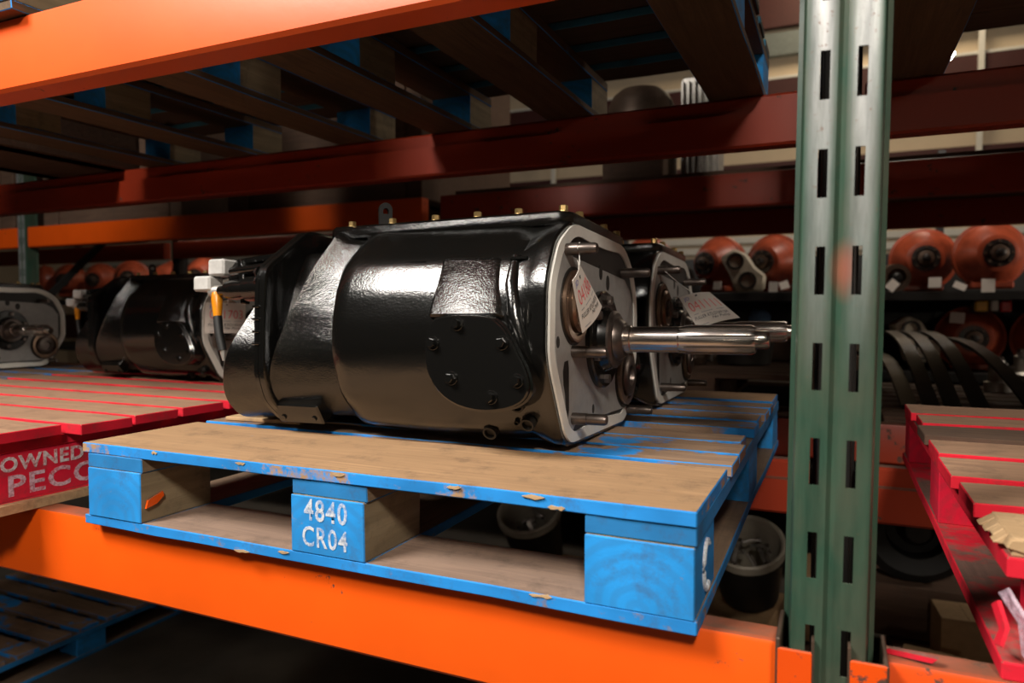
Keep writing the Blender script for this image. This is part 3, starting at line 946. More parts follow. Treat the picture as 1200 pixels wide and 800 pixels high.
def make_gearbox(label):
    root = thing('gearbox', label, 'gearbox')
    X = lambda y, z, x: (x, y, z)
    # ---- main case: rear flange, barrel, step
    mid = [(a * .6 + b_ * .4) for a, b_ in zip(MR, BR)]
    m = MB()
    secs = [ring_pts(GR, -0.001, 0.006), ring_pts(GR, -0.004, 0.0085), ring_pts(GR, -0.016, 0.0085), ring_pts(GR, -0.03, 0.005), ring_pts(MR, -0.055, -0.004), ring_pts(MR, -0.085, 0.0),
            ring_pts(MR, -0.20, 0.002), ring_pts(mid, -0.28, 0.004), ring_pts(BR, -0.345, 0.006), ring_pts(BR, -0.368, 0.004), ring_pts(BR, -0.378, -0.001), ring_pts(BR, -0.381, -0.012), ring_pts(BR, -0.382, -0.04)]
    m.loft(secs)
    m.build('main_case', M['black_smooth'], root, 0, 28)
    # casting parting ridge along the near and the far side
    for s in (0, 1):
        for x0, x1 in ((-0.365, -0.325), (-0.315, -0.28), (-0.268, -0.215), (-0.175, -0.135), (-0.128, -0.1), (-0.07, -0.04)):
            y = -0.066 if s == 0 else 2 * CY + 0.066
            MB().box((x0, y - 0.005, 0.288), (x1, y + 0.005, 0.2935)).build('parting_ridge', M['black_smooth'], root, 0.0015)
    # ---- sloping front cone with a raked front edge
    rake = lambda y, z: max(-0.524, min(-0.43, -0.44 - 0.065 * (0.331 - z) / 0.179))
    m = MB()
    m.loft([ring_pts(CR, -0.377, -0.026), ring_pts(CR, -0.41, -0.019), ring_pts(CR, 0, -0.008, lambda y, z: rake(y, z) + 0.008), ring_pts(CR, 0, -0.003, rake), ring_pts(CR, 0, -0.012, lambda y, z: rake(y, z) - 0.006), ring_pts(CR, 0, -0.045, lambda y, z: rake(y, z) - 0.008)])
    m.build('front_case', M['black_cast'], root, 0, 28)
    m = MB()
    m.loft([ring_pts(CR, -0.43, -0.045), ring_pts(CR, -0.535, -0.045)])
    m.build('case_neck', M['black_smooth'], root, 0, 28)
    # ---- mounting flange between case and clutch housing
    m = MB()
    m.loft([ring_pts(FR, -0.524, -0.004), ring_pts(FR, -0.527, 0.002), ring_pts(FR, -0.538, 0.002), ring_pts(FR, -0.539, 0.0005), ring_pts(FR, -0.5395, 0.002), ring_pts(FR, -0.548, 0.002), ring_pts(FR, -0.550, -0.002)])
    m.build('bell_flange', M['black_smooth'], root, 0, 28)
    # ---- clutch housing with raked mouth
    sh = lambda y, z: -0.572 - 0.05 * max(-0.2, min(1.6, (0.25 - z) / 0.125))
    m = MB()
    m.loft([ring_pts(DR, -0.546, -0.010), ring_pts(DR, 0, 0.001, lambda y, z: sh(y, z) + 0.006), ring_pts(DR, 0, -0.002, lambda y, z: sh(y, z) + 0.002), ring_pts(DR, 0, -0.008, sh), ring_pts(DR, 0, -0.03, sh), ring_pts(DR, 0, -0.036, lambda y, z: max(sh(y, z), -0.60) + 0.02)])
    m.build('clutch_housing', M['black_cast'], root, 0, 28)
    # flange bolt ribs
    for z in (0.222, 0.20, 0.178, 0.157):
        MB().box((-0.552, -0.1, z), (-0.536, -0.09, z + 0.004)).build('flange_rib', M['black_smooth'], root, 0.001)
    for y, z in ((-0.086, 0.285), (-0.086, 0.27)):
        MB().hexbolt((-0.546, y, z), (-1, 0, 0), 0.008, 0.008, 0.011).build('flange_bolt', M['black_smooth'], root)
    # ---- gusset webs from flange to cone
    for y in (0.0, 0.31):
        m = MB().prism([(-0.526, 0.31), (-0.526, 0.285), (-0.46, 0.25), (-0.45, 0.30)], 0, 0.012, lambda u, v, w, y=y: (u, y + w, v))
        m.build('gusset', M['black_cast'], root, 0.002)
    # ---- name plate pad low on the near side
    mt = Matrix.Translation((-0.487, -0.044, 0.040)) @ Matrix.Rotation(R(33), 4, 'X')
    m = MB().box((-0.05, -0.012, -0.02), (0.05, 0.03, 0.022), mt)
    m.build('lower_pad', M['black_plate'], root, 0.003)
    for dx in (-0.034, 0.034):
        p = mt @ Vector((dx, -0.012, -0.006))
        MB().hexbolt(p, mt.to_3x3() @ Vector((0, -1, 0)), 0.005, 0.003).build('pad_bolt', M['black_plate'], root)
    # ---- side boss and its cover plate
    PX = 0.016
    ctr = [(-0.207, 0.160), (-0.2, 0.190), (-0.182, 0.204), (-0.10, 0.203), (-0.078, 0.190), (-0.06, 0.165), (-0.028, 0.105), (-0.045, 0.072), (-0.11, 0.06), (-0.17, 0.075), (-0.203, 0.115)]
    ctr = [(a_ + PX, b_) for a_, b_ in ctr]
    for _ in range(2):
        ctr = [q for a_, b_ in zip(ctr, ctr[1:] + ctr[:1]) for q in ((a_[0] * .75 + b_[0] * .25, a_[1] * .75 + b_[1] * .25), (a_[0] * .25 + b_[0] * .75, a_[1] * .25 + b_[1] * .75))]
    big = [(-0.1 + (u + 0.1) * 1.04, 0.13 + (v - 0.13) * 1.04) for u, v in ctr]
    S = lambda u, v, w: (u, w, v)
    m = MB().prism(big, -0.06, -0.110, S)
    m.build('side_boss', M['black_smooth'], root, 0.005)
    m = MB()
    top = [(-0.182, -0.0715, 0.295), (-0.088, -0.0715, 0.292), (-0.074, -0.112, 0.203), (-0.186, -0.112, 0.203)]
    bk = [(-0.2, -0.05, 0.299), (-0.07, -0.05, 0.297), (-0.045, -0.06, 0.19), (-0.212, -0.06, 0.19)]
    m._add(top + bk, [(0, 1, 2, 3), (4, 7, 6, 5), (0, 4, 5, 1), (1, 5, 6, 2), (2, 6, 7, 3), (3, 7, 4, 0)])
    m.build('boss_ramp', M['black_cast'], root, 0.004)
    # rounded rib right of the boss
    m = MB().tube([(-0.064, -0.055, 0.293), (-0.060, -0.078, 0.25), (-0.05, -0.090, 0.20), (-0.035, -0.088, 0.15), (-0.022, -0.074, 0.11)], [0.010, 0.013, 0.014, 0.012, 0.006], 12)
    m.build('case_rib', M['black_smooth'], root, 0, 60)
    m = MB().tube([(-0.034, -0.055, 0.295), (-0.032, -0.072, 0.26), (-0.03, -0.086, 0.2), (-0.03, -0.082, 0.13)], [0.008, 0.011, 0.011, 0.006], 12)
    m.build('case_rib', M['black_smooth'], root, 0, 60)
    m = MB().prism(ctr, -0.109, -0.117, S)
    m.build('cover_plate', M['black_plate'], root, 0.0022)
    for u, v in ((-0.149, 0.191), (-0.190, 0.162), (-0.075, 0.163), (-0.158, 0.110), (-0.051, 0.109), (-0.092, 0.084)):
        m = MB().hexbolt((u + PX, -0.117, v), (0, -1, 0), 0.0075, 0.009, 0.0105, rot=random.random())
        m.build('cover_bolt', M['black_plate'], root)
    # tapped holes low at the rear: raised ring around a dark bore
    for u, v, y, r in ((-0.058, 0.068, -0.067, 0.0085), (-0.048, 0.038, -0.049, 0.008), (-0.118, 0.020, -0.036, 0.0085), (-0.075, 0.066, -0.065, 0.003), (-0.066, 0.04, -0.049, 0.003)):
        n = Vector((0, -0.86, -0.5))
        p = Vector((u, y, v))
        m = MB().lathe(p - n * 0.01, p + n * 0.0008, [(0, r * 1.5), (1, r * 1.35), (1, r), (0.4, r * 0.9), (0.4, 0)], 18)
        m.build('tapped_hole', M['cavity'], root)
    # ---- top cover with yellow bolts, lifting eye
    m = MB().prism([(-0.468, 0.012), (-0.45, -0.004), (-0.016, -0.004), (0.003, 0.02), (0.003, 0.30), (-0.016, 0.324), (-0.45, 0.324), (-0.468, 0.308)], 0.35, 0.3715, lambda u, v, w: (u, v, w))
    m.build('top_cover', M['black_cast'], root, 0.004)
    for u, v in [(x, 0.012) for x in (-0.422, -0.335, -0.247, -0.166, -0.091, -0.014)] + [(x, 0.308) for x in (-0.43, -0.34, -0.25, -0.16, -0.07)] + [(-0.009, 0.075), (-0.009, 0.21), (-0.009, 0.295)]:
        m = MB().hexbolt((u, v, 0.371), (0, 0, 1), 0.0072, 0.008, 0.008, 0.0025, rot=random.random())
        m.build('cover_cap_screw', M['brass'], root)['label'] = 'yellow plated hex bolt head'
    m = MB()
    out = [(-0.011, 0), (0.011, 0), (0.012, 0.026)] + [(0.012 * math.cos(R(a)), 0.028 + 0.013 * math.sin(R(a))) for a in range(15, 180, 15)] + [(-0.012, 0.026)]
    inn = [(0.0055 * math.cos(R(a)), 0.024 + 0.0075 * math.sin(R(a))) for a in [205, 335, 5] + list(range(20, 180, 15)) + [175]]
    inn = inn[:len(out)]
    while len(inn) < len(out):
        inn.append(inn[-1])
    ca, sa = math.cos(R(52)), math.sin(R(52))
    E = lambda u, v, w: (-0.352 + u * ca - w * sa, 0.014 + u * sa + w * ca, 0.370 + v)
    m.ringplate(out, inn, -0.004, 0.004, E)
    m.build('lifting_eye', M['black_matte'], root, 0, 40)
    # ---- rear face: recess, gasket, plate
    outer = [(CY + r * math.cos(2 * PI * k / NSEG), CZ + r * math.sin(2 * PI * k / NSEG)) for k, r in enumerate(GR)]
    inner = [(CY + (r - 0.021) * math.cos(2 * PI * k / NSEG), CZ + (r - 0.021) * math.sin(2 * PI * k / NSEG)) for k, r in enumerate(GR)]
    MB().prism(inner, -0.001, 0.0002, X).build('rear_recess', M['cavity'], root)
    MB().ringplate(outer, inner, -0.0005, 0.003, X).build('gasket_rim', M['gasket'], root)['label'] = 'pale grey gasket rim'
    pp = [(-0.026, 0.322), (0.005, 0.322), (0.012, 0.300), (0.316, 0.288), (0.352, 0.27), (0.376, 0.24), (0.376, 0.14), (0.345, 0.07), (0.335, 0.045), (0.31, 0.038), (0.03, 0.034), (0.014, 0.022), (0.0, 0.03), (-0.012, 0.05),
          (-0.052, 0.125), (-0.064, 0.16), (-0.062, 0.235), (-0.052, 0.285)]
    MB().prism(pp, -0.0005, 0.0022, X).build('rear_plate', M['plate_grey'], root, 0.0006)
    def slot(poly):
        MB().prism(poly, 0.001, 0.0027, X).build('port_shade', M['cavity'], root)  # thin dark slab on the plate, giving the shade of an opening
    slot([(-0.024, 0.135), (-0.008, 0.137), (-0.004, 0.125), (-0.002, 0.06), (-0.008, 0.045), (-0.015, 0.06), (-0.02, 0.085), (-0.027, 0.1), (-0.03, 0.12)])
    for y, z, r in ((0.158, 0.288, 0.013), (0.2, 0.273, 0.014), (-0.052, 0.165, 0.009), (0.12, 0.052, 0.008)):
        slot([(y + r * .75 * math.cos(R(a)), z + r * math.sin(R(a))) for a in range(0, 360, 24)])
    # countershaft bearings
    def cyx(name, mat, y, z, prof, n=36):
        m = MB().lathe((0, y, z), (1, y, z), prof, n, True, False)
        return m.build(name, mat, root)
    cyx('bearing_bore', M['cavity'], 0.017, 0.222, [(0.0, 0.062), (0.004, 0.062), (0.0045, 0.058)])
    cyx('bearing_race', M['bearing'], 0.017, 0.222, [(0.002, 0.057), (0.010, 0.057), (0.0105, 0.047), (0.006, 0.0465), (0.006, 0.0)])
    cyx('bearing_hub', M['bearing'], 0.020, 0.222, [(0.0, 0.042), (0.014, 0.042), (0.018, 0.038), (0.018, 0.024), (0.012, 0.022), (0.012, 0.0)])
    cyx('bearing_cap', M['steel_dark'], 0.020, 0.222, [(0.005, 0.02), (0.024, 0.02), (0.026, 0.017), (0.026, 0.0)], 6)
    cyx('bearing_bore', M['cavity'], 0.313, 0.102, [(0.0, 0.062), (0.004, 0.062), (0.0045, 0.058)])
    cyx('bearing_race', M['bearing'], 0.313, 0.102, [(0.002, 0.056), (0.011, 0.056), (0.0115, 0.046), (0.006, 0.0455), (0.006, 0.0)])
    cyx('bearing_hub', M['steel_dark'], 0.313, 0.102, [(0.0, 0.04), (0.014, 0.04), (0.018, 0.034), (0.018, 0.02), (0.01, 0.018), (0.01, 0.0)])
    # output bearing cover, seal, shaft
    cyx('bearing_cover', M['black_plate'], CY, 0.171, [(0.0, 0.085), (0.010, 0.085), (0.013, 0.082), (0.013, 0.056), (0.018, 0.054), (0.026, 0.05), (0.026, 0.0)], 48)
    for a in range(25, 385, 60):
        y, z = CY + 0.069 * math.cos(R(a)), 0.171 + 0.069 * math.sin(R(a))
        MB().hexbolt((0.013, y, z), (1, 0, 0), 0.0085, 0.009, None).build('bearing_cover_bolt', M['steel_dark'], root)
    cyx('seal_collar', M['steel_dark'], CY, 0.171, [(0.02, 0.05), (0.03, 0.05), (0.034, 0.046), (0.034, 0.038), (0.04, 0.036), (0.048, 0.029), (0.05, 0.0)], 48)
    cyx('shaft_shoulder', M['steel'], CY, 0.171, [(0.03, 0.0245), (0.058, 0.0245), (0.060, 0.0225)], 40)
    cyx('output_shaft', M['steel'], CY, 0.171, [(0.03, 0.0222), (0.140, 0.0222), (0.142, 0.0205), (0.262, 0.0205)], 48)
    for k in range(10):
        a0 = 2 * PI * k / 10 + R(9)
        da = R(11.5)
        m = MB()
        def cs(x, ro, w):
            return [(x, CY + r * math.cos(a0 + s * w), 0.171 + r * math.sin(a0 + s * w)) for r, s in ((0.019, -1), (ro, -.9), (ro + .0003, 0), (ro, .9), (0.019, 1))]
        m.loft([cs(0.135, 0.0208, da * .55), cs(0.158, 0.0246, da), cs(0.255, 0.0246, da), cs(0.262, 0.0215, da)])
        m.build('spline', M['steel'], root, 0, 30)
    cyx('shaft_tip', M['steel'], CY, 0.171, [(0.255, 0.015), (0.279, 0.015), (0.283, 0.0125), (0.283, 0.0)], 32)
    # studs
    for y, z, L in ((-0.019, 0.307, 0.052), (0.30, 0.300, 0.055), (0.014, 0.15, 0.058), (0.016, 0.045, 0.058), (0.336, 0.034, 0.052)):
        m = MB().lathe((0.0, y, z), (L, y, z), [(0, 0.0095), (0.45, 0.0095), (0.46, 0.0088), (0.93, 0.0088), (1, 0.0072)], 18)
        m.build('stud', M['steel_dark'], root)
    # ---- shift linkage bracket, cable and plugs above the clutch housing
    m = MB().prism([(-0.725, 0.300), (-0.70, 0.325), (-0.56, 0.337), (-0.555, 0.327), (-0.69, 0.313), (-0.70, 0.25), (-0.715, 0.25)], 0.01, 0.10, lambda u, v, w: (u, w, v))
    m.build('linkage_bracket', M['black_smooth'], root, 0.002)
    MB().cyl((-0.70, 0.0, 0.30), (-0.55, -0.03, 0.303), 0.009, 12).build('linkage_rod', M['black_smooth'], root)
    MB().cyl((-0.69, 0.0, 0.272), (-0.55, -0.03, 0.277), 0.011, 12).build('linkage_rod', M['black_smooth'], root)
    MB().lathe((-0.72, -0.01, 0.262), (-0.55, -0.035, 0.262), [(0, 0.010), (0.15, 0.010), (0.16, 0.018), (0.3, 0.02), (0.5, 0.017), (0.52, 0.024), (0.8, 0.024), (0.82, 0.014), (1, 0.014)], 20).build('actuator', M['black_smooth'], root)
    m = MB()
    m.prism([(-0.678, 0.322), (-0.665, 0.322), (-0.652, 0.235), (-0.668, 0.235)], -0.012, 0.0, lambda u, v, w: (u, w, v))
    m.build('bracket_arm', M['black_cast'], root, 0.002)
    MB().box((-0.755, -0.012, 0.292), (-0.712, 0.03, 0.325)).build('plug', M['connector'], root, 0.004)['label'] = 'pale grey plug'
    MB().box((-0.79, -0.016, 0.262), (-0.745, 0.022, 0.292)).build('plug', M['connector'], root, 0.004)['label'] = 'pale grey plug'
    MB().lathe((-0.76, 0.0, 0.262), (-0.70, 0.0, 0.262), [(0, 0.006), (0.1, 0.012), (0.9, 0.012), (1, 0.009)], 16).build('actuator_tip', M['alu'], root)
    cb = [(-0.735, -0.005, 0.258), (-0.732, -0.008, 0.245), (-0.728, -0.010, 0.21)]
    MB().tube(cb, [0.010, 0.011, 0.008], 12).build('cable_sleeve', M['amber'], root)['label'] = 'amber cable sleeve'
    MB().tube([(-0.728, -0.010, 0.212), (-0.722, -0.012, 0.18), (-0.712, -0.012, 0.145)], 0.0085, 12).build('cable', M['black_matte'], root)
    MB().tube([(-0.712, -0.012, 0.146), (-0.708, -0.012, 0.125)], [0.006, 0.003], 10).build('cable_tip', M['alu'], root)
    return root


def orient(o, loc, yaw=0.0, roll=3.0, pitch=1.0, scale=1.0):
    AX = Vector((math.cos(R(pitch)), 0, math.sin(R(pitch))))
    AY = Vector((0, math.cos(R(roll)), -math.sin(R(roll))))
    AY = (AY - AX * AX.dot(AY)).normalized()
    AZ = AX.cross(AY)
    mt = Matrix((AX, AY, AZ)).transposed()
    o.rotation_euler = (Matrix.Rotation(R(yaw), 3, 'Z') @ mt).to_euler()
    o.location = loc
    o.scale = (scale,) * 3


GB = make_gearbox('glossy black gearbox in front on the blue pallet, splined steel shaft to the right')
orient(GB, (-0.377, 1.041, 1.3855), 0, 2.6, 0.75)
index_kids()
g2 = copy_tree(GB)
g2['label'] = 'second black gearbox on the blue pallet, behind the nearest one'
orient(g2, (-0.362, 1.597, 1.3812), 0, 1.5, 0.6)
g3 = copy_tree(GB)
g3['label'] = 'black gearbox on the left red pallet, its rear rim tagged 041'
orient(g3, (-1.64, 1.56, 1.388), 0, 0.5, 0.3, 0.87)
g4 = copy_tree(GB)
g4['label'] = 'black gearbox at the left edge showing its round rear bearing'
orient(g4, (-2.80, 1.5, 1.380), 0, 1.0, 0.3, 0.87)

# wooden chock under the belly of the nearest gearbox
m = MB().box((-0.09, -0.05, 0), (0.09, 0.05, 0.007))
o = m.build('wood_shim', M['raw_wood'], None, 0.001)
o.location = (-1.03, 1.12, 1.3795)
o.rotation_euler = (0, 0, R(4))
tag(o, 'thin pale wood board on the blue pallet under the gearbox bell', 'board')

# ------------------------------------------------------------------ paper tags


def paper_tag(label, corners, number, model, loop=None, hole=(0.5, 0.9), bend=0.006, edgecol=None):
    """corners: TL, TR, BR, BL in the world; slightly curled sheet 0.6 mm thick"""
    tl, tr, brr, bl_ = (Vector(c) for c in corners)
    org = (tl + tr + brr + bl_) / 4
    root = thing('paper_tag', label, 'tag', org)
    nrm = (tr - tl).cross(bl_ - tl).normalized()
    if nrm.dot(Vector((0, 0, 1.6)) - org) < 0:
        nrm = -nrm

    def at(u, v, lift=0.0):
        p = tl.lerp(tr, u).lerp(bl_.lerp(brr, u), v)
        return p - org + nrm * (bend * math.sin(PI * u) + lift)
    m = MB()
    n = 8
    for w in range(1):
        fr = [[m.bm.verts.new(at(i / n, j / 4)) for i in range(n + 1)] for j in range(5)]
        bkv = [[m.bm.verts.new(at(i / n, j / 4, -0.0006)) for i in range(n + 1)] for j in range(5)]
        for j in range(4):
            for i in range(n):
                m.bm.faces.new((fr[j][i], fr[j][i + 1], fr[j + 1][i + 1], fr[j + 1][i]))
                m.bm.faces.new((bkv[j][i], bkv[j + 1][i], bkv[j + 1][i + 1], bkv[j][i + 1]))
        rim_f = fr[0] + [r[-1] for r in fr[1:]] + fr[-1][-2::-1] + [r[0] for r in fr[-2:0:-1]]
        rim_b = bkv[0] + [r[-1] for r in bkv[1:]] + bkv[-1][-2::-1] + [r[0] for r in bkv[-2:0:-1]]
        k = len(rim_f)
        for i in range(k):
            m.bm.faces.new((rim_f[i], rim_b[i], rim_b[(i + 1) % k], rim_f[(i + 1) % k]))
    m.build('card', M['paper'], root, 0, 40)
    W, H = (tr - tl).length, (bl_ - tl).length

    def put(me, name, u0, u1, v0, v1):
        xs = [v.co.x for v in me.vertices]
        ys = [v.co.y for v in me.vertices]
        xa, xb, ya, yb = min(xs), max(xs), min(ys), max(ys)
        for v in me.vertices:
            u = u0 + (u1 - u0) * (v.co.x - xa) / max(1e-6, xb - xa)
            vv = v1 + (v0 - v1) * (v.co.y - ya) / max(1e-6, yb - ya)
            v.co = at(u, vv, 0.0006)
        me.update()
        link(name, me, root)
    put(text_mesh('JD', 0.02, M['ink_blue'], 'logo'), 'logo', 0.08, 0.25, 0.07, 0.19)
    put(text_mesh(number, 0.05, M['ink_red'], 'number', offset=-0.0005), 'number', 0.1, 0.92, 0.24, 0.52)
    put(text_mesh(model, 0.02, M['ink_black'], 'handwriting', shear=0.3), 'handwriting', 0.06, 0.9, 0.68, 0.77)
    put(text_mesh('No Pump', 0.02, M['ink_black'], 'handwriting', shear=0.3), 'handwriting', 0.45, 0.88, 0.79, 0.89)
    m = MB()
    for u0, u1, v in ((0.1, 0.22, 0.60), (0.3, 0.6, 0.595), (0.7, 0.9, 0.595), (0.1, 0.3, 0.93)):
        m._add([at(u0, v, .0006), at(u1, v, .0006), at(u1, v + .018, .0006), at(u0, v + .018, .0006)], [(0, 1, 2, 3)])
    m.build('printed_line', M['ink_grey'], root)
    hp = at(hole[0], hole[1])
    m = MB().lathe(hp + nrm * 0.0, hp + nrm * 0.001, [(0, 0.0024), (1, 0.0024)], 12)
    m.build('punched_hole', M['cavity'], root)
    if loop:
        pts = [hp + nrm * 0.001] + [Vector(p) - org for p in loop]
        MB().tube(pts, 0.0006, 6).build('string', M['gasket'], root)
    return root


def T1(x, y, z, g=GB):
    return g.matrix_basis @ Vector((x, y, z))


bpy.context.view_layer.update()
paper_tag('paper tag 041806 hanging from the top stud of the nearest gearbox', [(-0.335, 0.942, 1.641), (-0.345, 0.993, 1.673), (-0.325, 1.048, 1.606), (-0.335, 0.987, 1.567)], '041806', 'FULLER RTLO14913A',
          [T1(0.024, -0.020, 0.297), T1(0.024, -0.029, 0.307), T1(0.024, -0.019, 0.317)], (0.42, 0.1), 0.005)
paper_tag('paper tag 041111 on the second gearbox, above the splined shaft', [(-0.300, 1.510, 1.626), (-0.240, 1.520, 1.638), (-0.178, 1.515, 1.585), (-0.252, 1.46, 1.562)], '041111', 'FULLER RTLO16913A',
          [(-0.31, 1.54, 1.66), (-0.34, 1.55, 1.685)], (0.5, 0.08), 0.006)
paper_tag('paper tag on the rear rim of the gearbox on the left red pallet', [(-1.59, 1.452, 1.622), (-1.565, 1.575, 1.62), (-1.565, 1.57, 1.533), (-1.59, 1.448, 1.537)], '041703', 'FULLER RTO14910',
          [(-1.57, 1.52, 1.65)], (0.5, 0.06), 0.004)

# ------------------------------------------------------------------ differential rack behind
for x0, x1, nm in ((-7.6, -4.6, 'at far left'), (-4.5, -1.5, 'left of the middle'), (-1.4, 1.5, 'behind the green upright'), (1.6, 4.4, 'at the far right')):
    for z, nz in ((1.70, 'upper'), (1.265, 'middle'), (0.7, 'lowest')):
        m = MB().box((x0, 4.42, z - 0.045), (x1, 5.3, z))
        tag(m.build('steel_shelf', M['shelf_black']), 'dark %s steel shelf %s under the red differentials' % (nz, nm), 'shelf')
for x, nm in ((-7.65, 'at far left'), (-4.55, 'left of the middle'), (-1.45, 'behind the nearest gearbox'), (0.585, 'between the two right differentials'), (1.55, 'at far right')):
    m = MB().box((x - 0.02, 5.22, 0), (x + 0.02, 5.28, 2.6))
    tag(m.build('shelf_post', M['shelf_black']), 'thin dark shelf post ' + nm, 'shelf post')


m = MB().box((-7.7, 5.31, 0.0), (4.5, 5.33, 1.97))  # dark sheet added so the gaps behind the shelves stay dark
tag(m.build('dark_backing', M['shelf_black']), 'added dark sheet keeping the view behind the red differentials dark', 'panel')


def make_diff(label):
    root = thing('differential', label, 'differential')
    Y = lambda prof, n=36: MB().lathe((0, 0.12, 0), (0, -0.9, 0), prof, n, True, False)
    Y([(-0.04, 0.09), (0.0, 0.16), (0.05, 0.172), (0.055, 0.178), (0.085, 0.178), (0.09, 0.165), (0.12, 0.152), (0.17, 0.125), (0.21, 0.095), (0.215, 0.08), (0.215, 0.0)]).build('housing', M['diff_red'], root, 0, 30)
    Y([(0.213, 0.068), (0.225, 0.072), (0.235, 0.072), (0.237, 0.05), (0.225, 0.048), (0.225, 0.0)], 28).build('hub_ring', M['diff_hub'], root)
    for k in range(8):
        a = 2 * PI * k / 8
        MB().hexbolt((0.06 * math.cos(a), -0.115, 0.06 * math.sin(a)), (0, -1, 0), 0.008, 0.008).build('hub_bolt', M['rusty'], root)
    Y([(0.22, 0.045), (0.245, 0.042), (0.25, 0.03), (0.25, 0.0)], 24).build('pinion_flange', M['rusty'], root)
    Y([(0.245, 0.022), (0.275, 0.02), (0.28, 0.012), (0.28, 0.0)], 12).build('pinion_nut', M['diff_hub'], root)
    MB().box((-0.10, -0.02, -0.18), (0.10, 0.12, -0.14)).build('housing_foot', M['diff_red'], root, 0.01)
    return root


D0 = make_diff('red differential on the upper shelf, first right of the green upright')
D0.location = (0.45, 4.70, 1.89)
index_kids()


def diff(label, x, z, y=4.62, rz=0.0, ry=0.0, s=1.0, group=None):
    c = copy_tree(D0)
    c['label'] = label
    c.location = (x, y, z)
    c.rotation_euler = (0, ry, rz)
    c.scale = (s,) * 3
    if group:
        c['group'] = group
    return c


d = diff('larger red differential on the upper shelf near the right edge', 0.745, 1.895, y=4.50, rz=R(6), s=1.0)
diff('red differential alone on the middle shelf below the coloured lights', 0.675, 1.448, s=0.98)
diff('red differential on the middle shelf cut by the right picture edge', 1.03, 1.448, rz=R(-8), s=0.98)
diff('orange differential on the upper shelf over the splined shaft', -0.70, 1.89, rz=R(-28), s=0.98)
diff('brown red differential on the upper shelf just left of the upright', -0.37, 1.89, rz=R(-22), s=0.98)
diff('orange differential on the upper shelf behind the second gearbox top', -1.12, 1.895, rz=R(20), s=1.02)
for i, x in enumerate((-7.35, -6.9, -6.45, -6.0, -5.55, -5.1, -4.2, -3.75)):
    o_ = ('first', 'second', 'third', 'fourth', 'fifth', 'sixth', 'seventh', 'eighth')[i]
    diff('%s from left of the blurred red differentials above the left gearboxes' % o_, x, 1.89 + jit(.01), rz=R(jit(40)), s=0.95 + jit(.06), group='differentials in the far row above the left gearboxes')


def yoke(label, loc, rz=0, mat='diff_hub'):
    root = thing('drive_yoke', label, 'drive yoke', loc, (0, 0, rz))
    MB().lathe((0, 0.1, 0), (0, -0.05, 0), [(0, 0.05), (0.3, 0.06), (0.32, 0.075), (0.9, 0.075), (0.92, 0.05), (0.75, 0.045), (0.75, 0)], 26).build('flange_ring', M[mat], root)
    MB().lathe((0, 0.02, 0), (0, -0.06, 0), [(0, 0.03), (0.8, 0.028), (1, 0.015), (1, 0)], 18).build('yoke_hub', M['shelf_black'], root)
    return root


yoke('dark round drive flange below the orange differential over the shaft', (-0.86, 4.38, 1.80))


def carrier(label, loc, rz=0.0, s=1.0):
    root = thing('gear_carrier', label, 'casting', loc, (0, 0, rz), scale=s)
    poly = [(-0.13, 0.08), (-0.05, 0.13), (0.02, 0.10), (0.07, 0.02), (0.13, -0.03), (0.12, -0.12), (-0.04, -0.13), (-0.07, -0.03)]
    MB().prism(poly, -0.04, 0.05, lambda u, v, w: (u, w, v)).build('casting_body', M['cream'], root, 0.012)
    for x, z, r in ((-0.04, 0.055, 0.05), (0.03, -0.06, 0.052)):
        MB().lathe((x, 0.0, z), (x, -0.055, z), [(0, r), (1, r), (0.98, r * .75), (0.7, r * .7), (0.7, 0)], 22).build('bearing_bore', M['diff_hub'], root)
    return root


carrier('cream casting with two dark bores under the brown red differential', (-0.51, 4.46, 1.835))
carrier('cream casting beside the lone red differential on the middle shelf', (0.40, 4.55, 1.44), R(20))
yoke('pale round flange at the left end of the middle shelf by the upright', (0.17, 4.55, 1.42), 0, 'cream')
yoke('dark flange on the upper shelf beside the upright', (0.29, 4.5, 1.78), 0.3, 'rusty')


m = MB().box((0.10, 4.46, 1.2655), (0.24, 4.66, 1.345))
tag(m.build('wood_block', M['brown_deck'], None, 0.003), 'brown wood block under the pale round flange by the upright', 'block')


def card(label, x, z, y=4.40, w=0.04, h=0.045, rot=0.0, mat='paper'):
    m = MB().box((-w / 2, -0.0015, -h / 2), (w / 2, 0.0015, h / 2))
    o = m.build('shelf_tag', M[mat])
    o.location = (x, y, z)
    o.rotation_euler = (R(-8), rot, R(jit(20)))
    return tag(o, label, 'tag')


card('cream paper tag under the orange differential over the shaft', -0.65, 1.748, w=.05, h=.05)
card('larger cream tag under the brown red differential', -0.335, 1.735, w=.05, h=.06)
card('folded cream tag touching the upright at its left', -0.275, 1.745, rot=R(-18), w=.05)
card('pinkish tag under the first differential right of the upright', 0.475, 1.748, w=.06, h=.055)
card('white tag under the larger differential by the right edge', 0.715, 1.728, w=.06, h=.07)
card('crumpled pale tag between the two upper right differentials', 0.59, 1.728, rot=R(25), w=.06, h=.035)
card('pale triangular tag just right of the upright on the upper shelf', 0.275, 1.735, rot=R(40), w=.05, h=.06)
card('white label stuck on the lone middle shelf differential', 0.595, 1.56, y=4.502, w=.07, h=.06, rot=R(4))
card('small pale tag behind the tag 041111', -0.83, 1.735, w=.035, h=.045)


def marker_lamp(label, x, z, mat, w=0.05):
    root = thing('marker_lamp', label, 'lamp', (x, 4.5, z))
    MB().box((-w / 2, 0, -0.028), (w / 2, 0.05, 0.028)).build('lens', M[mat], root, 0.006)
    MB().box((-w / 2 - .006, 0.03, -0.034), (w / 2 + .006, 0.06, 0.034)).build('lamp_base', M['shelf_black'], root)
    MB().box((-.008, .04, .02), (.008, .06, .034)).build('hanger', M['shelf_black'], root)
    return root


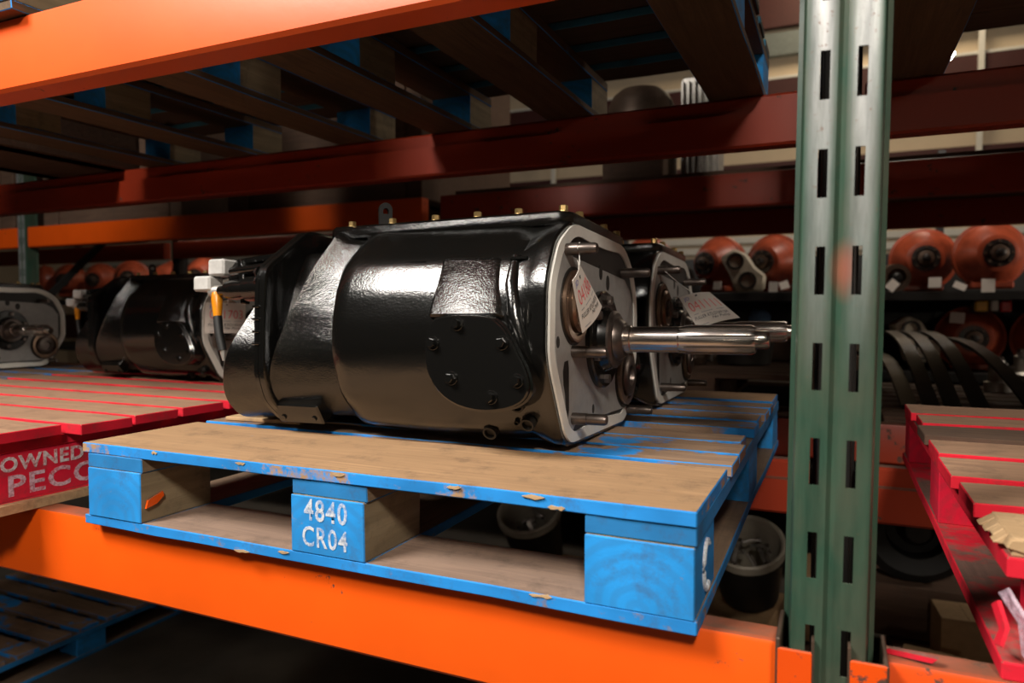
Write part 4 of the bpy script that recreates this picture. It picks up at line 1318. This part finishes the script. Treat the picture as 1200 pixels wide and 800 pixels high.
marker_lamp('amber marker lamp hanging above the lone red differential', 0.705, 1.622, 'yellow', 0.06)
marker_lamp('red marker lamp right of the amber one', 0.815, 1.62, 'lens_red', 0.05)
marker_lamp('pale marker lamp between amber and red ones', 0.765, 1.625, 'white', 0.035)


def lump(name, label, cat, loc, size, mat, seed=0, detail=2):
    bm = bmesh.new()
    bmesh.ops.create_icosphere(bm, subdivisions=3, radius=1.0)
    for v in bm.verts:
        n = mnoise.noise(v.co * 1.6 + Vector((seed * 3.1, 0, 0)))
        n2 = mnoise.noise(v.co * 4.0 + Vector((seed * 1.7, 5, 0)))
        v.co *= 1 + 0.35 * n + 0.12 * n2
        v.co.x *= size[0]
        v.co.y *= size[1]
        v.co.z = max(-size[2] * .8, v.co.z * size[2])
    m = MB()
    m.bm.free()
    m.bm = bm
    o = m.build(name, M[mat], None, 0, 40)
    o.location = loc
    return tag(o, label, cat)


lump('rag', 'crumpled blue grey rag on the middle shelf over the shaft', 'rag', (-0.56, 4.55, 1.35), (0.10, 0.09, 0.10), 'rag_blue', 1)
lump('rag', 'brown crumpled cloth left of the blue grey rag', 'rag', (-0.84, 4.55, 1.35), (0.15, 0.1, 0.09), 'tan_card', 2)
lump('rag', 'small light blue cloth hanging right of the blue grey rag', 'rag', (-0.42, 4.52, 1.56), (0.06, 0.03, 0.05), 'rag_blue', 3)
lump('iron_casting', 'rounded brown casting left of the upright on the middle shelf', 'casting', (-0.20, 4.66, 1.39), (0.13, 0.12, 0.145), 'rusty', 4)
lump('iron_casting', 'small tan casting between blue rag and brown casting', 'casting', (-0.40, 4.46, 1.34), (0.04, 0.05, 0.09), 'tan_card', 5)
lump('iron_casting', 'dark casting at right end of the middle shelf behind the amber lamp', 'casting', (0.82, 4.95, 1.42), (0.15, 0.11, 0.16), 'shelf_black', 6)

# things on the second rack
for k, (a, c, bow) in enumerate((((0.23, 3.72, 1.50), (0.300, 2.80, 1.275), .06), ((0.29, 3.74, 1.50), (0.365, 2.80, 1.275), .07), ((0.345, 3.76, 1.50), (0.445, 2.80, 1.275), .08),
                                 ((0.41, 3.78, 1.47), (0.60, 2.80, 1.275), .08), ((0.17, 3.66, 1.40), (0.235, 2.78, 1.27), .05))):
    pts = []
    for i in range(9):
        s = i / 8
        p = Vector(a).lerp(Vector(c), s)
        p.z += bow * math.sin(PI * s)
        pts.append(p)
    m = MB().bar(pts, 0.05, 0.012)
    nm = ['second', 'third', 'fourth', 'rightmost', 'leftmost'][k]
    tag(m.build('leaf_spring', M['spring']), '%s of the curved dark leaf springs right of the upright, counted from left' % nm, 'leaf spring')
pallet('wooden_pallet', 'dark pallet carrying the leaf springs on the second rack', 0.14, 1.2, 2.58, 3.8, 1.238, udecks(2.58, 3.78, 8, 0.03, 'brown_deck'), dict(base=M['brown_deck'], runner=M['brown_deck'], stringer=M['brown_deck'], block=M['brown_deck'], block_corner=M['brown_deck']), h=(0.004, 0.008, 0.004, 0.006))
root = thing('steel_ring', 'dark steel ring lying on the brown pallet left of the upright', 'ring', (-0.34, 3.05, 1.385))
MB().lathe((0, 0, 0), (0, 0, 0.09), [(0, 0.085), (0, 0.105), (1, 0.115), (1, 0.09), (0.5, 0.085), (0, 0.085)], 36, False).build('ring_wall', M['spring'], root)
MB().lathe((0, 0, 0.04), (0, 0, 0.05), [(0, 0.087), (1, 0.087)], 24).build('ring_web', M['shelf_black'], root)
root = thing('wire_crate', 'small wire crate on the brown pallet behind the second gearbox', 'crate', (-0.62, 3.12, 1.386), (0, 0, R(25)))
for z in (0.0, 0.05, 0.1):
    MB().tube([(-.12, -.08, z), (.12, -.08, z), (.12, .08, z), (-.12, .08, z), (-.12, -.08, z)], 0.004, 6).build('wire', M['spring'], root)
for x in (-.12, -.06, 0, .06, .12):
    MB().tube([(x, -.08, 0), (x, -.08, .1)], 0.004, 6).build('wire', M['alu'] if x > 0 else M['spring'], root)
lump('iron_casting', 'small rusty casting on the brown pallet beside the wire crate', 'casting', (-0.52, 2.98, 1.41), (0.05, 0.05, 0.04), 'rusty', 9)
root = thing('parts_box', 'brown box behind the dark steel ring on the second rack', 'box', (-0.28, 3.45, 1.38))
MB().box((-.2, -.15, 0), (.2, .15, .11)).build('box_body', M['rusty'], root, 0.004)
MB().box((-.21, -.16, .11), (.21, .16, .125)).build('box_lid', M['rusty'], root, 0.003)
root = thing('chrome_tray', 'shiny steel tray at right above the red pallet boards', 'tray', (0.80, 3.2, 1.262))
MB().lathe((0, 0, 0), (0, 0, .1), [(0, .16), (1, .19), (1, .185), (.05, .155), (.05, 0)], 32).build('tray_wall', M['alu'], root)
MB().tube([(-.19, 0, .08), (-.23, 0, .11), (-.19, 0, .13)], .006, 8).build('tray_handle', M['alu'], root)
for k, (x, y, r, h) in enumerate(((0.62, 3.55, .05, .13), (0.93, 3.55, .06, .1), (0.72, 3.65, .04, .16))):
    root = thing('steel_hub', ['narrow shiny hub left behind the steel tray', 'wide shiny hub right behind the steel tray', 'tallest shiny hub behind the middle of the steel tray'][k], 'hub', (x, y, 1.262))
    MB().lathe((0, 0, 0), (0, 0, h), [(0, r), (.3, r), (.32, r * .7), (.9, r * .7), (.92, r * .5), (1, r * .45)], 20).build('hub_body', M['alu'], root)
    MB().hexbolt((0, 0, h), (0, 0, 1), r * .4, .015).build('hub_nut', M['steel_dark'], root)

# upper level of the second rack: drum, finned housing on a deck
m = MB().box((-1.6, 2.9, 2.122), (0.9, 3.95, 2.145))
tag(m.build('deck_panel', M['brown_deck']), 'brown deck panel on the upper beams of the second rack', 'deck')
root = thing('brake_drum', 'brown brake drum seen overhead between the blue pallet blocks', 'brake drum', (-0.79, 3.1, 2.30))
MB().lathe((0, 0, 0), (0, 0, .25), [(0, .13), (.1, .14), (.3, .145), (.35, .15), (.55, .15), (.6, .145), (.75, .14), (.9, .12), (1, .09), (1, 0)], 36).build('drum_shell', M['rusty'], root)
MB().lathe((0, 0, .24), (0, 0, .26), [(0, .05), (1, .05)], 20).build('drum_bore', M['cavity'], root)
root = thing('crate_stack', 'wooden crate under the overhead brake drum', 'crate', (-0.79, 3.1, 2.145))
MB().box((-.13, -.14, 0.002), (.13, .14, .153)).build('crate_body', M['brown_deck'], root, .003)
root = thing('finned_housing', 'pale finned aluminium housing right of the overhead brake drum', 'housing', (-0.54, 3.2, 2.147))
MB().box((-.08, -.06, 0), (.08, .06, .45)).build('housing_core', M['alu'], root, .005)
for k in range(7):
    x = -.075 + k * .025
    MB().box((x - .004, -.085, .02), (x + .004, -.06, .43)).build('fin', M['alu'], root)

# pails and scrap under the second rack


def pail(label, loc, tilt, r=0.12, h=0.26):
    root = thing('parts_pail', label, 'pail', loc, tilt)
    MB().lathe((0, 0, 0), (0, 0, h), [(0, r * .82), (.85, r), (.86, r * 1.06), (.98, r * 1.06), (1, r * 1.0), (.97, r * .94), (.03, r * .78), (.03, 0)], 32).build('pail_wall', M['bucket_in'], root)
    MB().lathe((0, 0, -.004), (0, 0, h * .93), [(0, r * .83), (.92, r * 1.01), (.92, r * .99)], 32, False).build('pail_jacket', M['shelf_black'], root)
    MB().tube([(r * 1.05 * math.cos(a), -r * .4 * math.sin(a) - .02, h * .93 - r * .9 * math.sin(a)) for a in [PI * i / 10 for i in range(11)]], .004, 6).build('handle', M['spring'], root)
    return root


P1 = pail('pail of metal parts tilted towards us, left of the upright', (-0.33, 3.28, 0.36), (R(28), 0, 0), 0.15, 0.30)
P2 = pail('pail of metal parts seen through the gap of the blue pallet', (-1.36, 3.33, 0.36), (R(28), 0, 0), 0.15, 0.30)
for P, nm in ((P1, 'left of the upright'), (P2, 'seen through the blue pallet')):
    bpy.context.view_layer.update()
    for k in range(9):
        x, y = jit(.075), jit(.075)
        p = P.matrix_basis @ Vector((x, y, .21 + jit(.02)))
        root = thing('metal_link', 'loose metal link in the pail ' + nm, 'metal part', p, (jit(1.2), jit(1.2), jit(3)), group='links in the pail ' + nm)
        MB().bar([(-.04, 0, 0), (0, 0, .006), (.04, 0, 0)], .018, .01).build('link_plate', M['alu'], root)
        MB().cyl((-.03, 0, -.008), (-.03, 0, .014), .009, 10).build('link_pin', M['steel_dark'], root)
for k, (x, y, z, w, d, h, lab) in enumerate(((-0.36, 3.3, .1415, .30, .4, .15, 'cardboard box under the tilted pail left of the upright'), (-1.36, 3.35, 0, .44, .42, .295, 'cardboard box under the pail seen through the blue pallet'),
                                            (-0.07, 3.5, .1415, .20, .3, .3, 'plain cardboard box right of the tilted pail'), (-0.91, 3.62, .1415, .35, .3, .42, 'pale cardboard box behind the hanging chain'),
                                            (0.36, 3.1, .1415, .22, .2, .12, 'flat cardboard box low right of the upright'), (0.50, 3.4, .1415, .2, .2, .22, 'taller cardboard box low beside the red pallet'))):
    root = thing('cardboard_box', lab, 'box', (x, y, z), (0, 0, R(jit(12))))
    MB().box((-w / 2, -d / 2, 0), (w / 2, d / 2, h - .004)).build('box_body', M['tan_card'], root, .003)
    for s in (-1, 1):
        MB().box((s * w * .25 - w * .245, -d / 2, h - .0035), (s * w * .25 + w * .245, d / 2, h)).build('flap', M['tan_card'], root)
# roller chain
root = thing('roller_chain', 'dark roller chain lying over the pale box seen through the blue pallet', 'chain', (-1.0, 3.40, .45))
for k in range(12):
    p = Vector((-.14 + .026 * k, .0, .012 * k))
    q = p + Vector((.03, 0, .014))
    for s in (-1, 1):
        MB().bar([p + Vector((0, s * .016, 0)), q + Vector((0, s * .016, 0))], .004, .022).build('chain_link', M['spring'], root)
    MB().cyl(p + Vector((.004, -.016, .002)), p + Vector((.004, .016, .002)), .009, 8).build('chain_roller', M['spring'], root)
root = thing('wheel_hub', 'black wheel low in the dark right of the upright', 'wheel', (0.33, 3.78, 0.622), (0, 0, R(5)))
MB().lathe((0, 0, 0), (0, -.2, 0), [(0, .2), (.1, .24), (.8, .24), (.95, .2), (.9, .13), (.6, .12), (.6, 0)], 40).build('tyre', M['black_matte'], root)
MB().lathe((0, -.1, 0), (0, -.2, 0), [(0, .08), (.6, .075), (1, .05), (1, 0)], 20).build('hub', M['spring'], root)
root = thing('wood_crate', 'dark wooden crate under the black wheel', 'crate', (0.36, 3.72, .1415))
MB().box((-.24, -.16, 0), (.24, .16, .236)).build('crate_body', M['brown_deck'], root, .004)

# hanging lamp far back
root = thing('pendant_lamp', 'glowing bare bulb hanging at the upper right', 'lamp', (0.69, 6.0, 3.43))
MB().lathe((0, 0, -.05), (0, 0, .05), [(0, 0), (.1, .025), (.4, .045), (.7, .035), (1, .018)], 20).build('bulb', M['bulb'], root)
MB().lathe((0, 0, .05), (0, 0, .12), [(0, .02), (1, .02)], 14).build('socket', M['shelf_black'], root)
MB().tube([(0, 0, .12), (0.02, 0, 1.0), (0.03, 0, 4.56)], .006, 6).build('cord', M['alu'], root)
